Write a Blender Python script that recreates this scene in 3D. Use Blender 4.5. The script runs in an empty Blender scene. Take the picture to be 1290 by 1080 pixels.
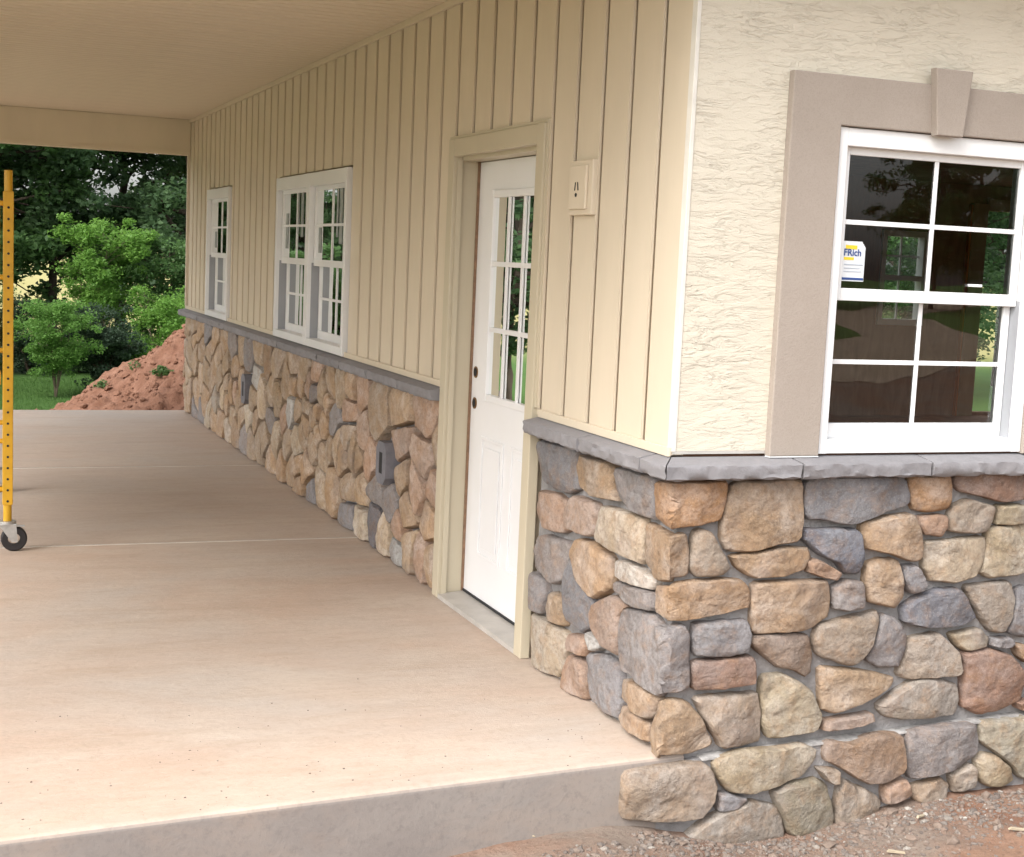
import bpy, bmesh, math, random
import numpy as np
from mathutils import Vector, Matrix, noise as mnoise

random.seed(7)
rng = np.random.default_rng(11)
S = bpy.context.scene
COL = S.collection
R = math.radians

# ------------------------------------------------------------------ camera
CAM = Vector((-2.20059, -4.06848, 1.61433))
YAW, PITCH, ROLL, FPX = 0.3830028, 0.1180753, 0.0449209, 1794.75
PW, PH = 1290.0, 1080.0
FW = Vector((math.sin(YAW)*math.cos(PITCH), math.cos(YAW)*math.cos(PITCH), -math.sin(PITCH)))
_rt = Vector((math.cos(YAW), -math.sin(YAW), 0.0))
_dn = FW.cross(_rt)
CR = _rt*math.cos(ROLL) - _dn*math.sin(ROLL)
CD = _rt*math.sin(ROLL) + _dn*math.cos(ROLL)
cam = bpy.data.cameras.new('camera')
cam.sensor_fit = 'HORIZONTAL'
cam.sensor_width = 36.0
cam.lens = FPX/PW*36.0
cam.clip_start, cam.clip_end = 0.05, 2000.0
camo = bpy.data.objects.new('camera', cam)
COL.objects.link(camo)
m3 = Matrix((CR, -CD, -FW)).transposed()
camo.matrix_world = Matrix.Translation(CAM) @ m3.to_4x4()
S.camera = camo


def ray_on(u, v, axis, val):
    """point where the ray through photo pixel (u, v) meets the plane coord[axis] = val"""
    d = FW + CR*((u-PW/2)/FPX) + CD*((v-PH/2)/FPX)
    return CAM + d*((val-CAM[axis])/d[axis])

# ------------------------------------------------------------------ sky, sun, exposure
SUN_EL, SUN_AZ = R(44), R(240)          # azimuth clockwise from +Y: the light comes from the front left
w = bpy.data.worlds.new('World')
S.world = w
w.use_nodes = True
nt = w.node_tree
nt.nodes.clear()
sky = nt.nodes.new('ShaderNodeTexSky')
sky.sky_type = 'NISHITA'
sky.sun_disc = False
sky.sun_elevation = SUN_EL
sky.sun_rotation = SUN_AZ
sky.air_density, sky.dust_density, sky.ozone_density = 1.0, 4.0, 1.0
hs = nt.nodes.new('ShaderNodeHueSaturation')
hs.inputs['Saturation'].default_value = 0.22
bg = nt.nodes.new('ShaderNodeBackground')
bg.inputs['Strength'].default_value = 0.15
wo = nt.nodes.new('ShaderNodeOutputWorld')
nt.links.new(sky.outputs[0], hs.inputs['Color'])
nt.links.new(hs.outputs[0], bg.inputs['Color'])
nt.links.new(bg.outputs[0], wo.inputs['Surface'])
sl = bpy.data.lights.new('sun', 'SUN')
sl.energy = 0.5
sl.angle = R(40)
sl.color = (1.0, 0.97, 0.92)
so = bpy.data.objects.new('sun', sl)
COL.objects.link(so)
sd = Vector((math.sin(SUN_AZ)*math.cos(SUN_EL), math.cos(SUN_AZ)*math.cos(SUN_EL), math.sin(SUN_EL)))
so.rotation_euler = sd.to_track_quat('Z', 'Y').to_euler()
S.view_settings.view_transform = 'Standard'
S.view_settings.look = 'None'
S.view_settings.gamma = 1.0
S.view_settings.use_curve_mapping = False
S.view_settings.exposure = 1.5
S.render.engine = 'CYCLES'

# ------------------------------------------------------------------ materials
class NB:
    def __init__(s, name):
        s.m = bpy.data.materials.new(name)
        s.m.use_nodes = True
        s.t = s.m.node_tree
        s.t.nodes.clear()
        s.out = s.n('ShaderNodeOutputMaterial')

    def n(s, typ, **kw):
        nd = s.t.nodes.new(typ)
        for k, v in kw.items():
            setattr(nd, k, v)
        return nd

    def L(s, a, b):
        s.t.links.new(a, b)

    def set(s, sock, v):
        if hasattr(v, 'is_linked'):
            s.L(v, sock)
        elif v is not None:
            if isinstance(v, tuple) and len(v) == 3 and sock.type == 'RGBA':
                v = v + (1.0,)
            sock.default_value = v

    def co(s, scale=(1, 1, 1), kind='Object'):
        tc = s.n('ShaderNodeTexCoord')
        mp = s.n('ShaderNodeMapping')
        mp.inputs['Scale'].default_value = scale
        s.L(tc.outputs[kind], mp.inputs['Vector'])
        return mp.outputs[0]

    def noise(s, vec, scale, detail=4.0, rough=0.55, dist=0.0, out=0):
        nd = s.n('ShaderNodeTexNoise')
        s.L(vec, nd.inputs['Vector'])
        nd.inputs['Scale'].default_value = scale
        nd.inputs['Detail'].default_value = detail
        nd.inputs['Roughness'].default_value = rough
        nd.inputs['Distortion'].default_value = dist
        return nd.outputs[out]

    def ramp(s, fac, stops):
        nd = s.n('ShaderNodeValToRGB')
        e = nd.color_ramp.elements
        while len(e) < len(stops):
            e.new(0.5)
        for el, (p, c) in zip(e, stops):
            el.position = p
            el.color = (c if isinstance(c, tuple) else (c, c, c)) + ((1.0,) if not isinstance(c, tuple) or len(c) == 3 else ())
        s.L(fac, nd.inputs['Fac'])
        return nd.outputs[0]

    def mix(s, fac, a, b, mode='MIX'):
        nd = s.n('ShaderNodeMix', data_type='RGBA', blend_type=mode)
        s.set(nd.inputs[0], fac)
        s.set(nd.inputs[6], a)
        s.set(nd.inputs[7], b)
        return nd.outputs[2]

    def math(s, op, a, b=None):
        nd = s.n('ShaderNodeMath', operation=op)
        s.set(nd.inputs[0], a)
        if b is not None:
            s.set(nd.inputs[1], b)
        return nd.outputs[0]

    def bump(s, h, strength, dist, prev=None):
        nd = s.n('ShaderNodeBump')
        nd.inputs['Strength'].default_value = strength
        nd.inputs['Distance'].default_value = dist
        s.L(h, nd.inputs['Height'])
        if prev is not None:
            s.L(prev, nd.inputs['Normal'])
        return nd.outputs[0]

    def bsdf(s, col, rough=0.6, normal=None, metal=0.0, spec=0.5):
        b = s.n('ShaderNodeBsdfPrincipled')
        s.set(b.inputs['Base Color'], col)
        s.set(b.inputs['Roughness'], rough)
        b.inputs['Metallic'].default_value = metal
        b.inputs['Specular IOR Level'].default_value = spec
        if normal is not None:
            s.L(normal, b.inputs['Normal'])
        return b.outputs[0]

    def done(s, shader):
        s.L(shader, s.out.inputs['Surface'])
        return s.m


def mat_plain(name, col, rough=0.5, var=0.06, scale=6.0, bumpd=0.0, metal=0.0, spec=0.5):
    k = NB(name)
    c = k.co()
    f = k.noise(c, scale, 5.0, 0.6)
    d = tuple(x*(1-var*2.2) for x in col)
    cc = k.mix(k.ramp(f, [(0.3, 0.0), (0.7, 1.0)]), d, col)
    nrm = None
    if bumpd:
        nrm = k.bump(k.noise(c, scale*14, 3.0), 0.6, bumpd)
    rr = k.math('ADD', k.math('MULTIPLY', f, 0.2), rough-0.1)
    return k.done(k.bsdf(cc, rr, nrm, metal, spec))


def mat_vinyl(name, col, rough=0.42, dirt=0.10):
    k = NB(name)
    c = k.co((1, 1, 0.35))
    f = k.noise(c, 3.0, 5.0, 0.6)
    g = k.noise(k.co((30, 30, 1.2)), 3.0, 3.0, 0.6)
    a = k.mix(k.ramp(f, [(0.3, 0.0), (0.75, 1.0)]), tuple(x*(1-dirt) for x in col), col)
    a = k.mix(k.math('MULTIPLY', g, 0.10), a, tuple(x*0.8 for x in col))
    nrm = k.bump(g, 0.15, 0.002)
    nrm = k.bump(k.noise(k.co((1.0, 1.0, 0.5)), 2.6, 3.0, 0.5), 0.25, 0.03, nrm)
    return k.done(k.bsdf(a, rough, nrm, 0.0, 0.4))


def mat_stone():
    k = NB('cast_stone')
    oi = k.n('ShaderNodeObjectInfo')
    tc = k.n('ShaderNodeTexCoord')
    add = k.n('ShaderNodeVectorMath', operation='ADD')
    sc = k.n('ShaderNodeVectorMath', operation='SCALE')
    cmb = k.n('ShaderNodeCombineXYZ')
    for i in range(3):
        k.L(oi.outputs['Random'], cmb.inputs[i])
    k.L(cmb.outputs[0], sc.inputs[0])
    sc.inputs['Scale'].default_value = 37.0
    k.L(tc.outputs['Object'], add.inputs[0])
    k.L(sc.outputs[0], add.inputs[1])
    v = add.outputs[0]
    base = oi.outputs['Color']
    n1 = k.noise(v, 7.0, 6.0, 0.62, 0.6)
    n2 = k.noise(v, 16.0, 7.0, 0.68, 0.2)
    n3 = k.noise(v, 55.0, 6.0, 0.7)
    hsv = k.n('ShaderNodeHueSaturation')
    hsv.inputs['Saturation'].default_value = 0.62
    hsv.inputs['Value'].default_value = 1.18
    k.L(base, hsv.inputs['Color'])
    warm = k.mix(0.5, base, (0.28, 0.165, 0.088))
    c1 = k.mix(k.ramp(n1, [(0.40, 0.0), (0.62, 0.95)]), base, hsv.outputs[0])
    c2 = k.mix(k.ramp(n2, [(0.48, 0.0), (0.66, 0.8)]), c1, warm)
    dark = k.mix(0.60, base, (0.09, 0.07, 0.06))
    c3 = k.mix(k.ramp(n3, [(0.47, 0.0), (0.70, 0.75)]), c2, dark)
    n5 = k.noise(v, 170.0, 4.0, 0.7)
    c3 = k.mix(k.ramp(n5, [(0.52, 0.0), (0.70, 0.45)]), c3, dark)
    c3 = k.mix(k.ramp(n5, [(0.30, 0.35), (0.44, 0.0)]), c3, (0.50, 0.44, 0.37))
    n4 = k.noise(v, 4.0, 3.0, 0.5)
    c4 = k.mix(k.ramp(n4, [(0.56, 0.0), (0.75, 0.45)]), c3, (0.24, 0.22, 0.215))
    # chiselled, layered relief
    mp = k.n('ShaderNodeMapping')
    mp.inputs['Scale'].default_value = (1.0, 1.0, 1.25)
    mp.inputs['Rotation'].default_value = (0.2, 0.35, 0.1)
    k.L(v, mp.inputs['Vector'])
    h1 = k.noise(mp.outputs[0], 19.0, 8.0, 0.66, 0.3)
    h2 = k.noise(v, 110.0, 6.0, 0.75)
    msk = k.ramp(k.noise(v, 6.5, 3.0, 0.5), [(0.40, 0.18), (0.62, 1.0)])
    lay = k.noise(mp.outputs[0], 6.0, 4.0, 0.55, 0.5)
    b0 = k.bump(lay, 0.8, 0.035)
    b1 = k.bump(k.math('MULTIPLY', h1, msk), 0.95, 0.017, b0)
    b2 = k.bump(k.math('MULTIPLY', h2, msk), 0.8, 0.004, b1)
    return k.done(k.bsdf(c4, 0.88, b2, 0.0, 0.25))


def mat_mortar():
    k = NB('scratch_coat_mortar')
    c = k.co()
    f = k.noise(c, 9.0, 6.0, 0.65)
    g = k.noise(c, 120.0, 3.0, 0.6)
    col = k.mix(k.ramp(f, [(0.3, 0.0), (0.7, 1.0)]), (0.20, 0.19, 0.185), (0.36, 0.345, 0.34))
    b = k.bump(k.noise(c, 34.0, 6.0, 0.7), 0.9, 0.012)
    b = k.bump(g, 0.7, 0.003, b)
    return k.done(k.bsdf(col, 0.92, b, 0.0, 0.2))


def mat_stucco():
    k = NB('trowelled_cream_stucco')
    v = k.co((1.0, 1.0, 3.8))
    a = k.noise(v, 7.2, 5.0, 0.62, 0.8)
    skip = k.ramp(a, [(0.42, 0.0), (0.455, 0.7), (0.56, 1.0)])
    b_ = k.noise(v, 15.0, 5.0, 0.6, 0.6)
    skip2 = k.ramp(b_, [(0.50, 0.0), (0.535, 0.7), (0.66, 1.0)])
    fine = k.noise(k.co(), 150.0, 4.0, 0.65)
    h = k.math('ADD', k.math('MULTIPLY', skip, 0.55), k.math('MULTIPLY', skip2, 0.35))
    h = k.math('MULTIPLY', h, k.ramp(k.noise(k.co((1, 1, 1.6)), 4.0, 3.0, 0.5), [(0.34, 0.25), (0.60, 1.0)]))
    col = k.mix(k.noise(k.co(), 2.5, 5.0, 0.6), (0.58, 0.53, 0.435), (0.645, 0.595, 0.50))
    bb = k.bump(h, 0.66, 0.0085)
    bb = k.bump(fine, 0.6, 0.0026, bb)
    return k.done(k.bsdf(col, 0.9, bb, 0.0, 0.2))


def mat_sandtrim():
    k = NB('taupe_sand_finish')
    c = k.co()
    f = k.noise(c, 3.5, 5.0, 0.6)
    fine = k.noise(c, 220.0, 3.0, 0.6)
    col = k.mix(f, (0.30, 0.255, 0.215), (0.40, 0.345, 0.30))
    col = k.mix(k.ramp(fine, [(0.45, 0.0), (0.8, 0.35)]), col, (0.2, 0.17, 0.15))
    return k.done(k.bsdf(col, 0.92, k.bump(fine, 0.6, 0.003), 0.0, 0.2))


def mat_cap():
    k = NB('slate_grey_capstone')
    oi = k.n('ShaderNodeObjectInfo')
    c = k.co()
    f = k.noise(c, 12.0, 6.0, 0.65)
    g = k.noise(c, 70.0, 5.0, 0.7)
    col = k.mix(f, (0.20, 0.195, 0.205), (0.30, 0.29, 0.30))
    col = k.mix(k.math('MULTIPLY', oi.outputs['Random'], 0.35), col, (0.15, 0.145, 0.15))
    col = k.mix(k.ramp(g, [(0.5, 0.0), (0.8, 0.4)]), col, (0.32, 0.30, 0.30))
    b = k.bump(f, 0.5, 0.008)
    b = k.bump(g, 0.6, 0.004, b)
    return k.done(k.bsdf(col, 0.85, b, 0.0, 0.25))


def mat_concrete():
    k = NB('dusty_porch_concrete')
    oi = k.n('ShaderNodeObjectInfo')
    v = k.co((0.55, 1.0, 1.0))
    a = k.noise(v, 0.85, 7.0, 0.62, 0.8)
    b_ = k.noise(v, 3.2, 7.0, 0.66, 0.5)
    s_ = k.noise(k.co((0.5, 3.0, 1.0)), 2.0, 6.0, 0.7, 0.4)
    g = k.noise(k.co(), 45.0, 6.0, 0.7)
    sp = k.n('ShaderNodeTexVoronoi')
    k.L(k.co(), sp.inputs['Vector'])
    sp.inputs['Scale'].default_value = 9.0
    speck = k.ramp(sp.outputs['Distance'], [(0.02, 1.0), (0.05, 0.0)])
    grey = (0.485, 0.42, 0.365)
    dust = (0.505, 0.385, 0.305)
    pale = (0.54, 0.46, 0.385)
    sepc = k.n('ShaderNodeSeparateColor')
    k.L(oi.outputs['Color'], sepc.inputs[0])
    top = k.mix(k.math('MULTIPLY', k.ramp(a, [(0.39, 0.0), (0.60, 1.0)]), sepc.outputs[0]), grey, dust)
    top = k.mix(k.ramp(b_, [(0.45, 0.0), (0.66, 0.75)]), top, pale)
    top = k.mix(k.ramp(s_, [(0.50, 0.0), (0.70, 0.6)]), top, (0.42, 0.32, 0.245))
    g2 = k.noise(k.co((1.0, 2.2, 1.0)), 11.0, 8.0, 0.72, 0.6)
    top = k.mix(k.ramp(g2, [(0.50, 0.0), (0.70, 0.55)]), top, (0.40, 0.315, 0.245))
    top = k.mix(k.ramp(g2, [(0.30, 0.4), (0.44, 0.0)]), top, (0.58, 0.50, 0.42))
    top = k.mix(k.ramp(g, [(0.5, 0.0), (0.8, 0.5)]), top, (0.36, 0.275, 0.21))
    top = k.mix(k.math('MULTIPLY', speck, 0.5), top, (0.24, 0.19, 0.16))
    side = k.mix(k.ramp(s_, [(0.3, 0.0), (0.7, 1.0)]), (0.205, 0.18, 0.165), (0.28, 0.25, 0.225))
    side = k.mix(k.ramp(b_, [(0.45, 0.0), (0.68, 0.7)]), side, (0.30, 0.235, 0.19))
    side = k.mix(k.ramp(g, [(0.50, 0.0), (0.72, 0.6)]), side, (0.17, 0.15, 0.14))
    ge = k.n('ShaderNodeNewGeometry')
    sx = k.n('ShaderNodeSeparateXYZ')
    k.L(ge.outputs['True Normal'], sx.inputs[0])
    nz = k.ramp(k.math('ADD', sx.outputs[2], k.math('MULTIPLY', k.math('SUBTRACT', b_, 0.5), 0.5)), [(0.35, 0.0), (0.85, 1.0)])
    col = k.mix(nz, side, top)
    bb = k.bump(g, 0.4, 0.0025)
    bb = k.bump(g2, 0.35, 0.008, bb)
    rr = k.math('ADD', k.math('MULTIPLY', b_, 0.25), 0.50)
    return k.done(k.bsdf(col, rr, bb, 0.0, 0.35))


def mat_glass():
    k = NB('window_glass')
    fr = k.n('ShaderNodeFresnel')
    fr.inputs['IOR'].default_value = 1.52
    f2 = k.math('MINIMUM', k.math('MULTIPLY', fr.outputs[0], 1.45), 1.0)
    t = k.n('ShaderNodeBsdfTransparent')
    t.inputs['Color'].default_value = (0.80, 0.84, 0.81, 1)
    g = k.n('ShaderNodeBsdfGlossy')
    g.inputs['Roughness'].default_value = 0.008
    g.inputs['Color'].default_value = (0.95, 0.97, 0.96, 1)
    k.L(k.bump(k.noise(k.co(), 2.5, 2.0), 0.06, 0.02), g.inputs['Normal'])
    mx = k.n('ShaderNodeMixShader')
    k.L(f2, mx.inputs[0])
    k.L(t.outputs[0], mx.inputs[1])
    k.L(g.outputs[0], mx.inputs[2])
    return k.done(mx.outputs[0])


def mat_leaf(name, dark, light, trans=0.35):
    k = NB(name)
    ge = k.n('ShaderNodeNewGeometry')
    r = ge.outputs['Random Per Island']
    n = k.noise(k.co(), 0.55, 3.0, 0.5)
    f = k.math('ADD', k.math('MULTIPLY', r, 0.6), k.math('MULTIPLY', k.math('SUBTRACT', n, 0.3), 0.9))
    c = k.mix(f, dark, light)
    b = k.bsdf(c, 0.55, None, 0.0, 0.3)
    t = k.n('ShaderNodeBsdfTranslucent')
    k.L(k.mix(0.5, c, tuple(min(1, x*1.8) for x in light)), t.inputs['Color'])
    mx = k.n('ShaderNodeMixShader')
    mx.inputs[0].default_value = trans
    k.L(b, mx.inputs[1])
    k.L(t.outputs[0], mx.inputs[2])
    return k.done(mx.outputs[0])


def mat_bark(name, col):
    k = NB(name)
    f = k.noise(k.co((1, 1, 0.2)), 30.0, 5.0, 0.65)
    c = k.mix(f, tuple(x*0.5 for x in col), col)
    return k.done(k.bsdf(c, 0.9, k.bump(f, 0.8, 0.02), 0.0, 0.2))


def mat_soil(name, a, b, c3, scale=5.0):
    k = NB(name)
    v = k.co()
    f = k.noise(v, scale, 8.0, 0.7, 0.4)
    g = k.noise(v, scale*9, 7.0, 0.72)
    col = k.mix(k.ramp(f, [(0.36, 0.0), (0.64, 1.0)]), a, b)
    col = k.mix(k.ramp(g, [(0.50, 0.0), (0.72, 0.8)]), col, c3)
    bb = k.bump(f, 0.6, 0.05)
    bb = k.bump(g, 0.8, 0.012, bb)
    return k.done(k.bsdf(col, 0.95, bb, 0.0, 0.15))


def mat_pebble(name):
    k = NB(name)
    ge = k.n('ShaderNodeNewGeometry')
    c = k.ramp(ge.outputs['Random Per Island'], [(0.0, (0.15, 0.125, 0.11)), (0.3, (0.205, 0.18, 0.16)), (0.55, (0.235, 0.185, 0.15)), (0.75, (0.20, 0.135, 0.105)), (0.95, (0.27, 0.245, 0.215)), (1.0, (0.42, 0.39, 0.35))])
    g = k.noise(k.co(), 90.0, 5.0, 0.7)
    c = k.mix(k.ramp(g, [(0.45, 0.0), (0.75, 0.5)]), c, (0.17, 0.13, 0.11))
    return k.done(k.bsdf(c, 0.95, k.bump(g, 0.8, 0.004), 0.0, 0.15))


def mat_ground():
    k = NB('ground_cover')
    at = k.n('ShaderNodeAttribute', attribute_name='cover')
    sp = k.n('ShaderNodeSeparateColor')
    k.L(at.outputs['Color'], sp.inputs[0])
    v = k.co()
    f = k.noise(v, 2.2, 8.0, 0.7, 0.4)
    g = k.noise(v, 38.0, 7.0, 0.72)
    grey_n = k.noise(v, 1.5, 5.0, 0.6)
    dirt = k.mix(k.ramp(f, [(0.36, 0.0), (0.64, 1.0)]), (0.23, 0.125, 0.085), (0.29, 0.185, 0.13))
    dirt = k.mix(k.ramp(grey_n, [(0.44, 0.0), (0.60, 0.85)]), dirt, (0.255, 0.215, 0.18))
    dirt = k.mix(k.ramp(g, [(0.5, 0.0), (0.74, 0.7)]), dirt, (0.13, 0.08, 0.058))
    gr = k.mix(k.noise(v, 0.7, 6.0, 0.65), (0.055, 0.115, 0.03), (0.10, 0.19, 0.045))
    gr = k.mix(k.ramp(g, [(0.45, 0.0), (0.8, 0.7)]), gr, (0.05, 0.10, 0.025))
    fld = k.mix(k.noise(v, 0.12, 5.0, 0.6), (0.30, 0.27, 0.10), (0.38, 0.34, 0.16))
    edge = k.math('ADD', sp.outputs[0], k.math('MULTIPLY', k.math('SUBTRACT', f, 0.5), 0.5))
    c = k.mix(k.ramp(edge, [(0.4, 0.0), (0.6, 1.0)]), dirt, gr)
    c = k.mix(sp.outputs[1], c, fld)
    bb = k.bump(f, 0.5, 0.05)
    bb = k.bump(g, 0.9, 0.010, bb)
    return k.done(k.bsdf(c, 0.95, bb, 0.0, 0.12))


def mat_wood(name, a, b):
    k = NB(name)
    f = k.noise(k.co((1.0, 1.0, 0.25)), 7.0, 7.0, 0.65, 0.8)
    c = k.mix(k.ramp(f, [(0.3, 0.0), (0.7, 1.0)]), a, b)
    return k.done(k.bsdf(c, 0.8, k.bump(f, 0.3, 0.004), 0.0, 0.2))


M = dict(
    siding=mat_vinyl('cream_vinyl_siding', (0.685, 0.592, 0.462)),
    soffit=mat_vinyl('tan_vinyl_soffit', (0.73, 0.635, 0.49), 0.5),
    trimtan=mat_vinyl('tan_aluminium_trim', (0.56, 0.495, 0.37), 0.4),
    white=mat_plain('white_vinyl', (0.80, 0.80, 0.80), 0.35, 0.03, 4.0),
    door=mat_plain('white_door_paint', (0.82, 0.82, 0.83), 0.38, 0.02, 3.0),
    jamb=mat_plain('grey_sash_track', (0.33, 0.34, 0.36), 0.5, 0.05),
    screed=mat_plain('mortar_smeared_screed', (0.52, 0.50, 0.48), 0.7, 0.3, 30.0),
    bead=mat_plain('white_corner_bead', (0.72, 0.69, 0.63), 0.6, 0.06, 12.0),
    stone=mat_stone(), mortar=mat_mortar(), stucco=mat_stucco(), sand=mat_sandtrim(),
    cap=mat_cap(), concrete=mat_concrete(), glass=mat_glass(), ground=mat_ground(),
    block=mat_plain('grey_outlet_stone', (0.20, 0.195, 0.215), 0.85, 0.12, 25.0, 0.003),
    slot=mat_plain('dark_slot', (0.02, 0.02, 0.022), 0.8, 0.1),  # painted shade for holes and slots, also the plain door sweep colour
    brass=mat_plain('brass_bore', (0.30, 0.17, 0.07), 0.4, 0.15, 30.0, 0.0, 0.9),
    rust=mat_plain('rusty_weatherstrip', (0.30, 0.18, 0.11), 0.8, 0.2, 30.0),
    steel=mat_plain('galvanised_steel', (0.62, 0.62, 0.60), 0.38, 0.15, 20.0, 0.0, 0.85),
    alu=mat_plain('pale_aluminium_threshold', (0.52, 0.49, 0.45), 0.45, 0.12, 10.0),
    yellow=mat_plain('yellow_scaffold_paint', (0.66, 0.36, 0.012), 0.42, 0.12, 9.0),
    rubber=mat_plain('black_rubber', (0.018, 0.014, 0.014), 0.6, 0.2),
    board=mat_wood('brown_sheathing', (0.21, 0.105, 0.066), (0.36, 0.20, 0.125)),
    lumber=mat_wood('tan_lumber', (0.30, 0.21, 0.12), (0.42, 0.31, 0.19)),
    orange=mat_plain('orange_film_edge', (0.55, 0.16, 0.03), 0.6),
    ply=mat_wood('platform_plywood', (0.32, 0.22, 0.12), (0.45, 0.33, 0.2)),
    shingle=mat_plain('grey_shingle', (0.10, 0.10, 0.105), 0.9, 0.25, 14.0, 0.01),
    paper=mat_plain('white_sticker_paper', (0.72, 0.74, 0.76), 0.6, 0.04, 20.0),
    film=mat_plain('pale_label_strip', (0.34, 0.37, 0.36), 0.5, 0.18, 30.0),
    blue=mat_plain('blue_print', (0.03, 0.07, 0.24), 0.6, 0.05),
    yprint=mat_plain('yellow_print', (0.80, 0.58, 0.03), 0.6, 0.05),
    greyprint=mat_plain('grey_print', (0.42, 0.46, 0.52), 0.6, 0.05),
    soil=mat_soil('red_clay', (0.165, 0.080, 0.050), (0.24, 0.130, 0.088), (0.09, 0.043, 0.029), 5.0),
    pebble=mat_pebble('mixed_pebble'), 
    road=mat_soil('gravel_road', (0.40, 0.30, 0.21), (0.50, 0.38, 0.28), (0.30, 0.22, 0.15), 1.0),
    bark=mat_bark('bark', (0.10, 0.075, 0.055)),
    barkpale=mat_bark('pale_bark', (0.20, 0.16, 0.11)),
    leafdark=mat_leaf('dark_leaves', (0.055, 0.108, 0.055), (0.125, 0.205, 0.085), 0.48),
    leafmid=mat_leaf('mid_leaves', (0.045, 0.10, 0.035), (0.11, 0.20, 0.06), 0.42),
    leaflight=mat_leaf('light_leaves', (0.10, 0.215, 0.045), (0.20, 0.36, 0.085), 0.42),
    leafbright=mat_leaf('bright_leaves', (0.085, 0.19, 0.035), (0.20, 0.36, 0.07), 0.42),
    needle=mat_leaf('dark_evergreen', (0.03, 0.055, 0.034), (0.07, 0.11, 0.06), 0.3),
    grass=mat_leaf('grass_blade', (0.055, 0.12, 0.03), (0.11, 0.21, 0.05), 0.3),
    straw=mat_plain('pale_splinter', (0.50, 0.42, 0.30), 0.8, 0.15, 30.0),
)

# ------------------------------------------------------------------ object helpers
def link(o, parent=None):
    COL.objects.link(o)
    if parent is not None:
        o.parent = parent
    return o


def tag(o, label=None, cat=None, group=None, kind=None):
    if label: o['label'] = label
    if cat: o['category'] = cat
    if group: o['group'] = group
    if kind: o['kind'] = kind
    return o


def empty(name, loc=(0, 0, 0)):
    o = bpy.data.objects.new(name, None)
    o.location = loc
    o.empty_display_size = 0.2
    return link(o)


def mesh_obj(name, verts, faces, mat, parent=None, smooth=False, recalc=False):
    me = bpy.data.meshes.new(name)
    me.from_pydata(verts, [], faces)
    if recalc:
        bm = bmesh.new(); bm.from_mesh(me)
        bmesh.ops.recalc_face_normals(bm, faces=bm.faces)
        bm.to_mesh(me); bm.free()
    me.materials.append(mat)
    if smooth:
        me.polygons.foreach_set('use_smooth', [True]*len(me.polygons))
    me.update()
    return link(bpy.data.objects.new(name, me), parent)


def fmap(a, n, z):           # front wall: a along +x, n inward
    return (a, n, z)


def lmap(a, n, z):           # porch wall: a along +y, n inward
    return (n, a, z)


class MB:
    """collects bevelled boxes, prisms and tubes into one mesh"""
    def __init__(s, mp=None):
        s.bm = bmesh.new()
        s.mp = mp or (lambda a, b, c: (a, b, c))

    def box(s, a0, a1, n0, n1, z0, z1, bev=0.0):
        vs = [s.bm.verts.new(s.mp(a, n, z)) for a in (a0, a1) for n in (n0, n1) for z in (z0, z1)]
        fs = [s.bm.faces.new([vs[i] for i in q]) for q in
              ((0, 1, 3, 2), (4, 6, 7, 5), (0, 4, 5, 1), (2, 3, 7, 6), (0, 2, 6, 4), (1, 5, 7, 3))]
        if bev > 0:
            es = list({e for f in fs for e in f.edges})
            bmesh.ops.bevel(s.bm, geom=es, offset=bev, segments=2, profile=0.6, affect='EDGES')
        return s

    def prism(s, pts, n0, n1):
        """polygon in (a, z), extruded along n"""
        k = len(pts)
        A = [s.bm.verts.new(s.mp(a, n0, z)) for a, z in pts]
        B = [s.bm.verts.new(s.mp(a, n1, z)) for a, z in pts]
        s.bm.faces.new(A); s.bm.faces.new(B[::-1])
        for i in range(k):
            j = (i+1) % k
            s.bm.faces.new((A[i], B[i], B[j], A[j]))
        return s

    def tube(s, p, q, r0, r1=None, seg=12, caps=True):
        r1 = r0 if r1 is None else r1
        p, q = Vector(p), Vector(q)
        d = (q-p).normalized()
        x = d.orthogonal().normalized(); y = d.cross(x)
        ring = lambda c, r: [s.bm.verts.new(c+(x*math.cos(t)+y*math.sin(t))*r) for t in
                             [2*math.pi*i/seg for i in range(seg)]]
        A, B = ring(p, r0), ring(q, r1)
        for i in range(seg):
            j = (i+1) % seg
            s.bm.faces.new((A[i], A[j], B[j], B[i]))
        if caps:
            s.bm.faces.new(A[::-1]); s.bm.faces.new(B)
        return s

    def build(s, name, mat, parent=None, smooth=False, loc=None):
        bmesh.ops.recalc_face_normals(s.bm, faces=s.bm.faces)
        me = bpy.data.meshes.new(name)
        s.bm.to_mesh(me); s.bm.free()
        me.materials.append(mat)
        if smooth:
            for p in me.polygons:
                p.use_smooth = True
            me.set_sharp_from_angle(angle=R(35)) if hasattr(me, 'set_sharp_from_angle') else None
        o = link(bpy.data.objects.new(name, me), parent)
        if loc: o.location = loc
        return o


def copy_tree(o, loc=None, rotz=None, scale=None):
    c = o.copy(); COL.objects.link(c)
    if loc is not None: c.location = loc
    if rotz is not None: c.rotation_euler = (0, 0, rotz)
    if scale is not None: c.scale = (scale, scale, scale)
    for ch in list(o.children):
        d = ch.copy(); COL.objects.link(d); d.parent = c
        for g in list(ch.children):
            e = g.copy(); COL.objects.link(e); e.parent = d
    return c

# ------------------------------------------------------------------ ground
def smooth(a, b, t):
    t = min(max((t-a)/(b-a), 0.0), 1.0)
    return t*t*(3-2*t)


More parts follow.
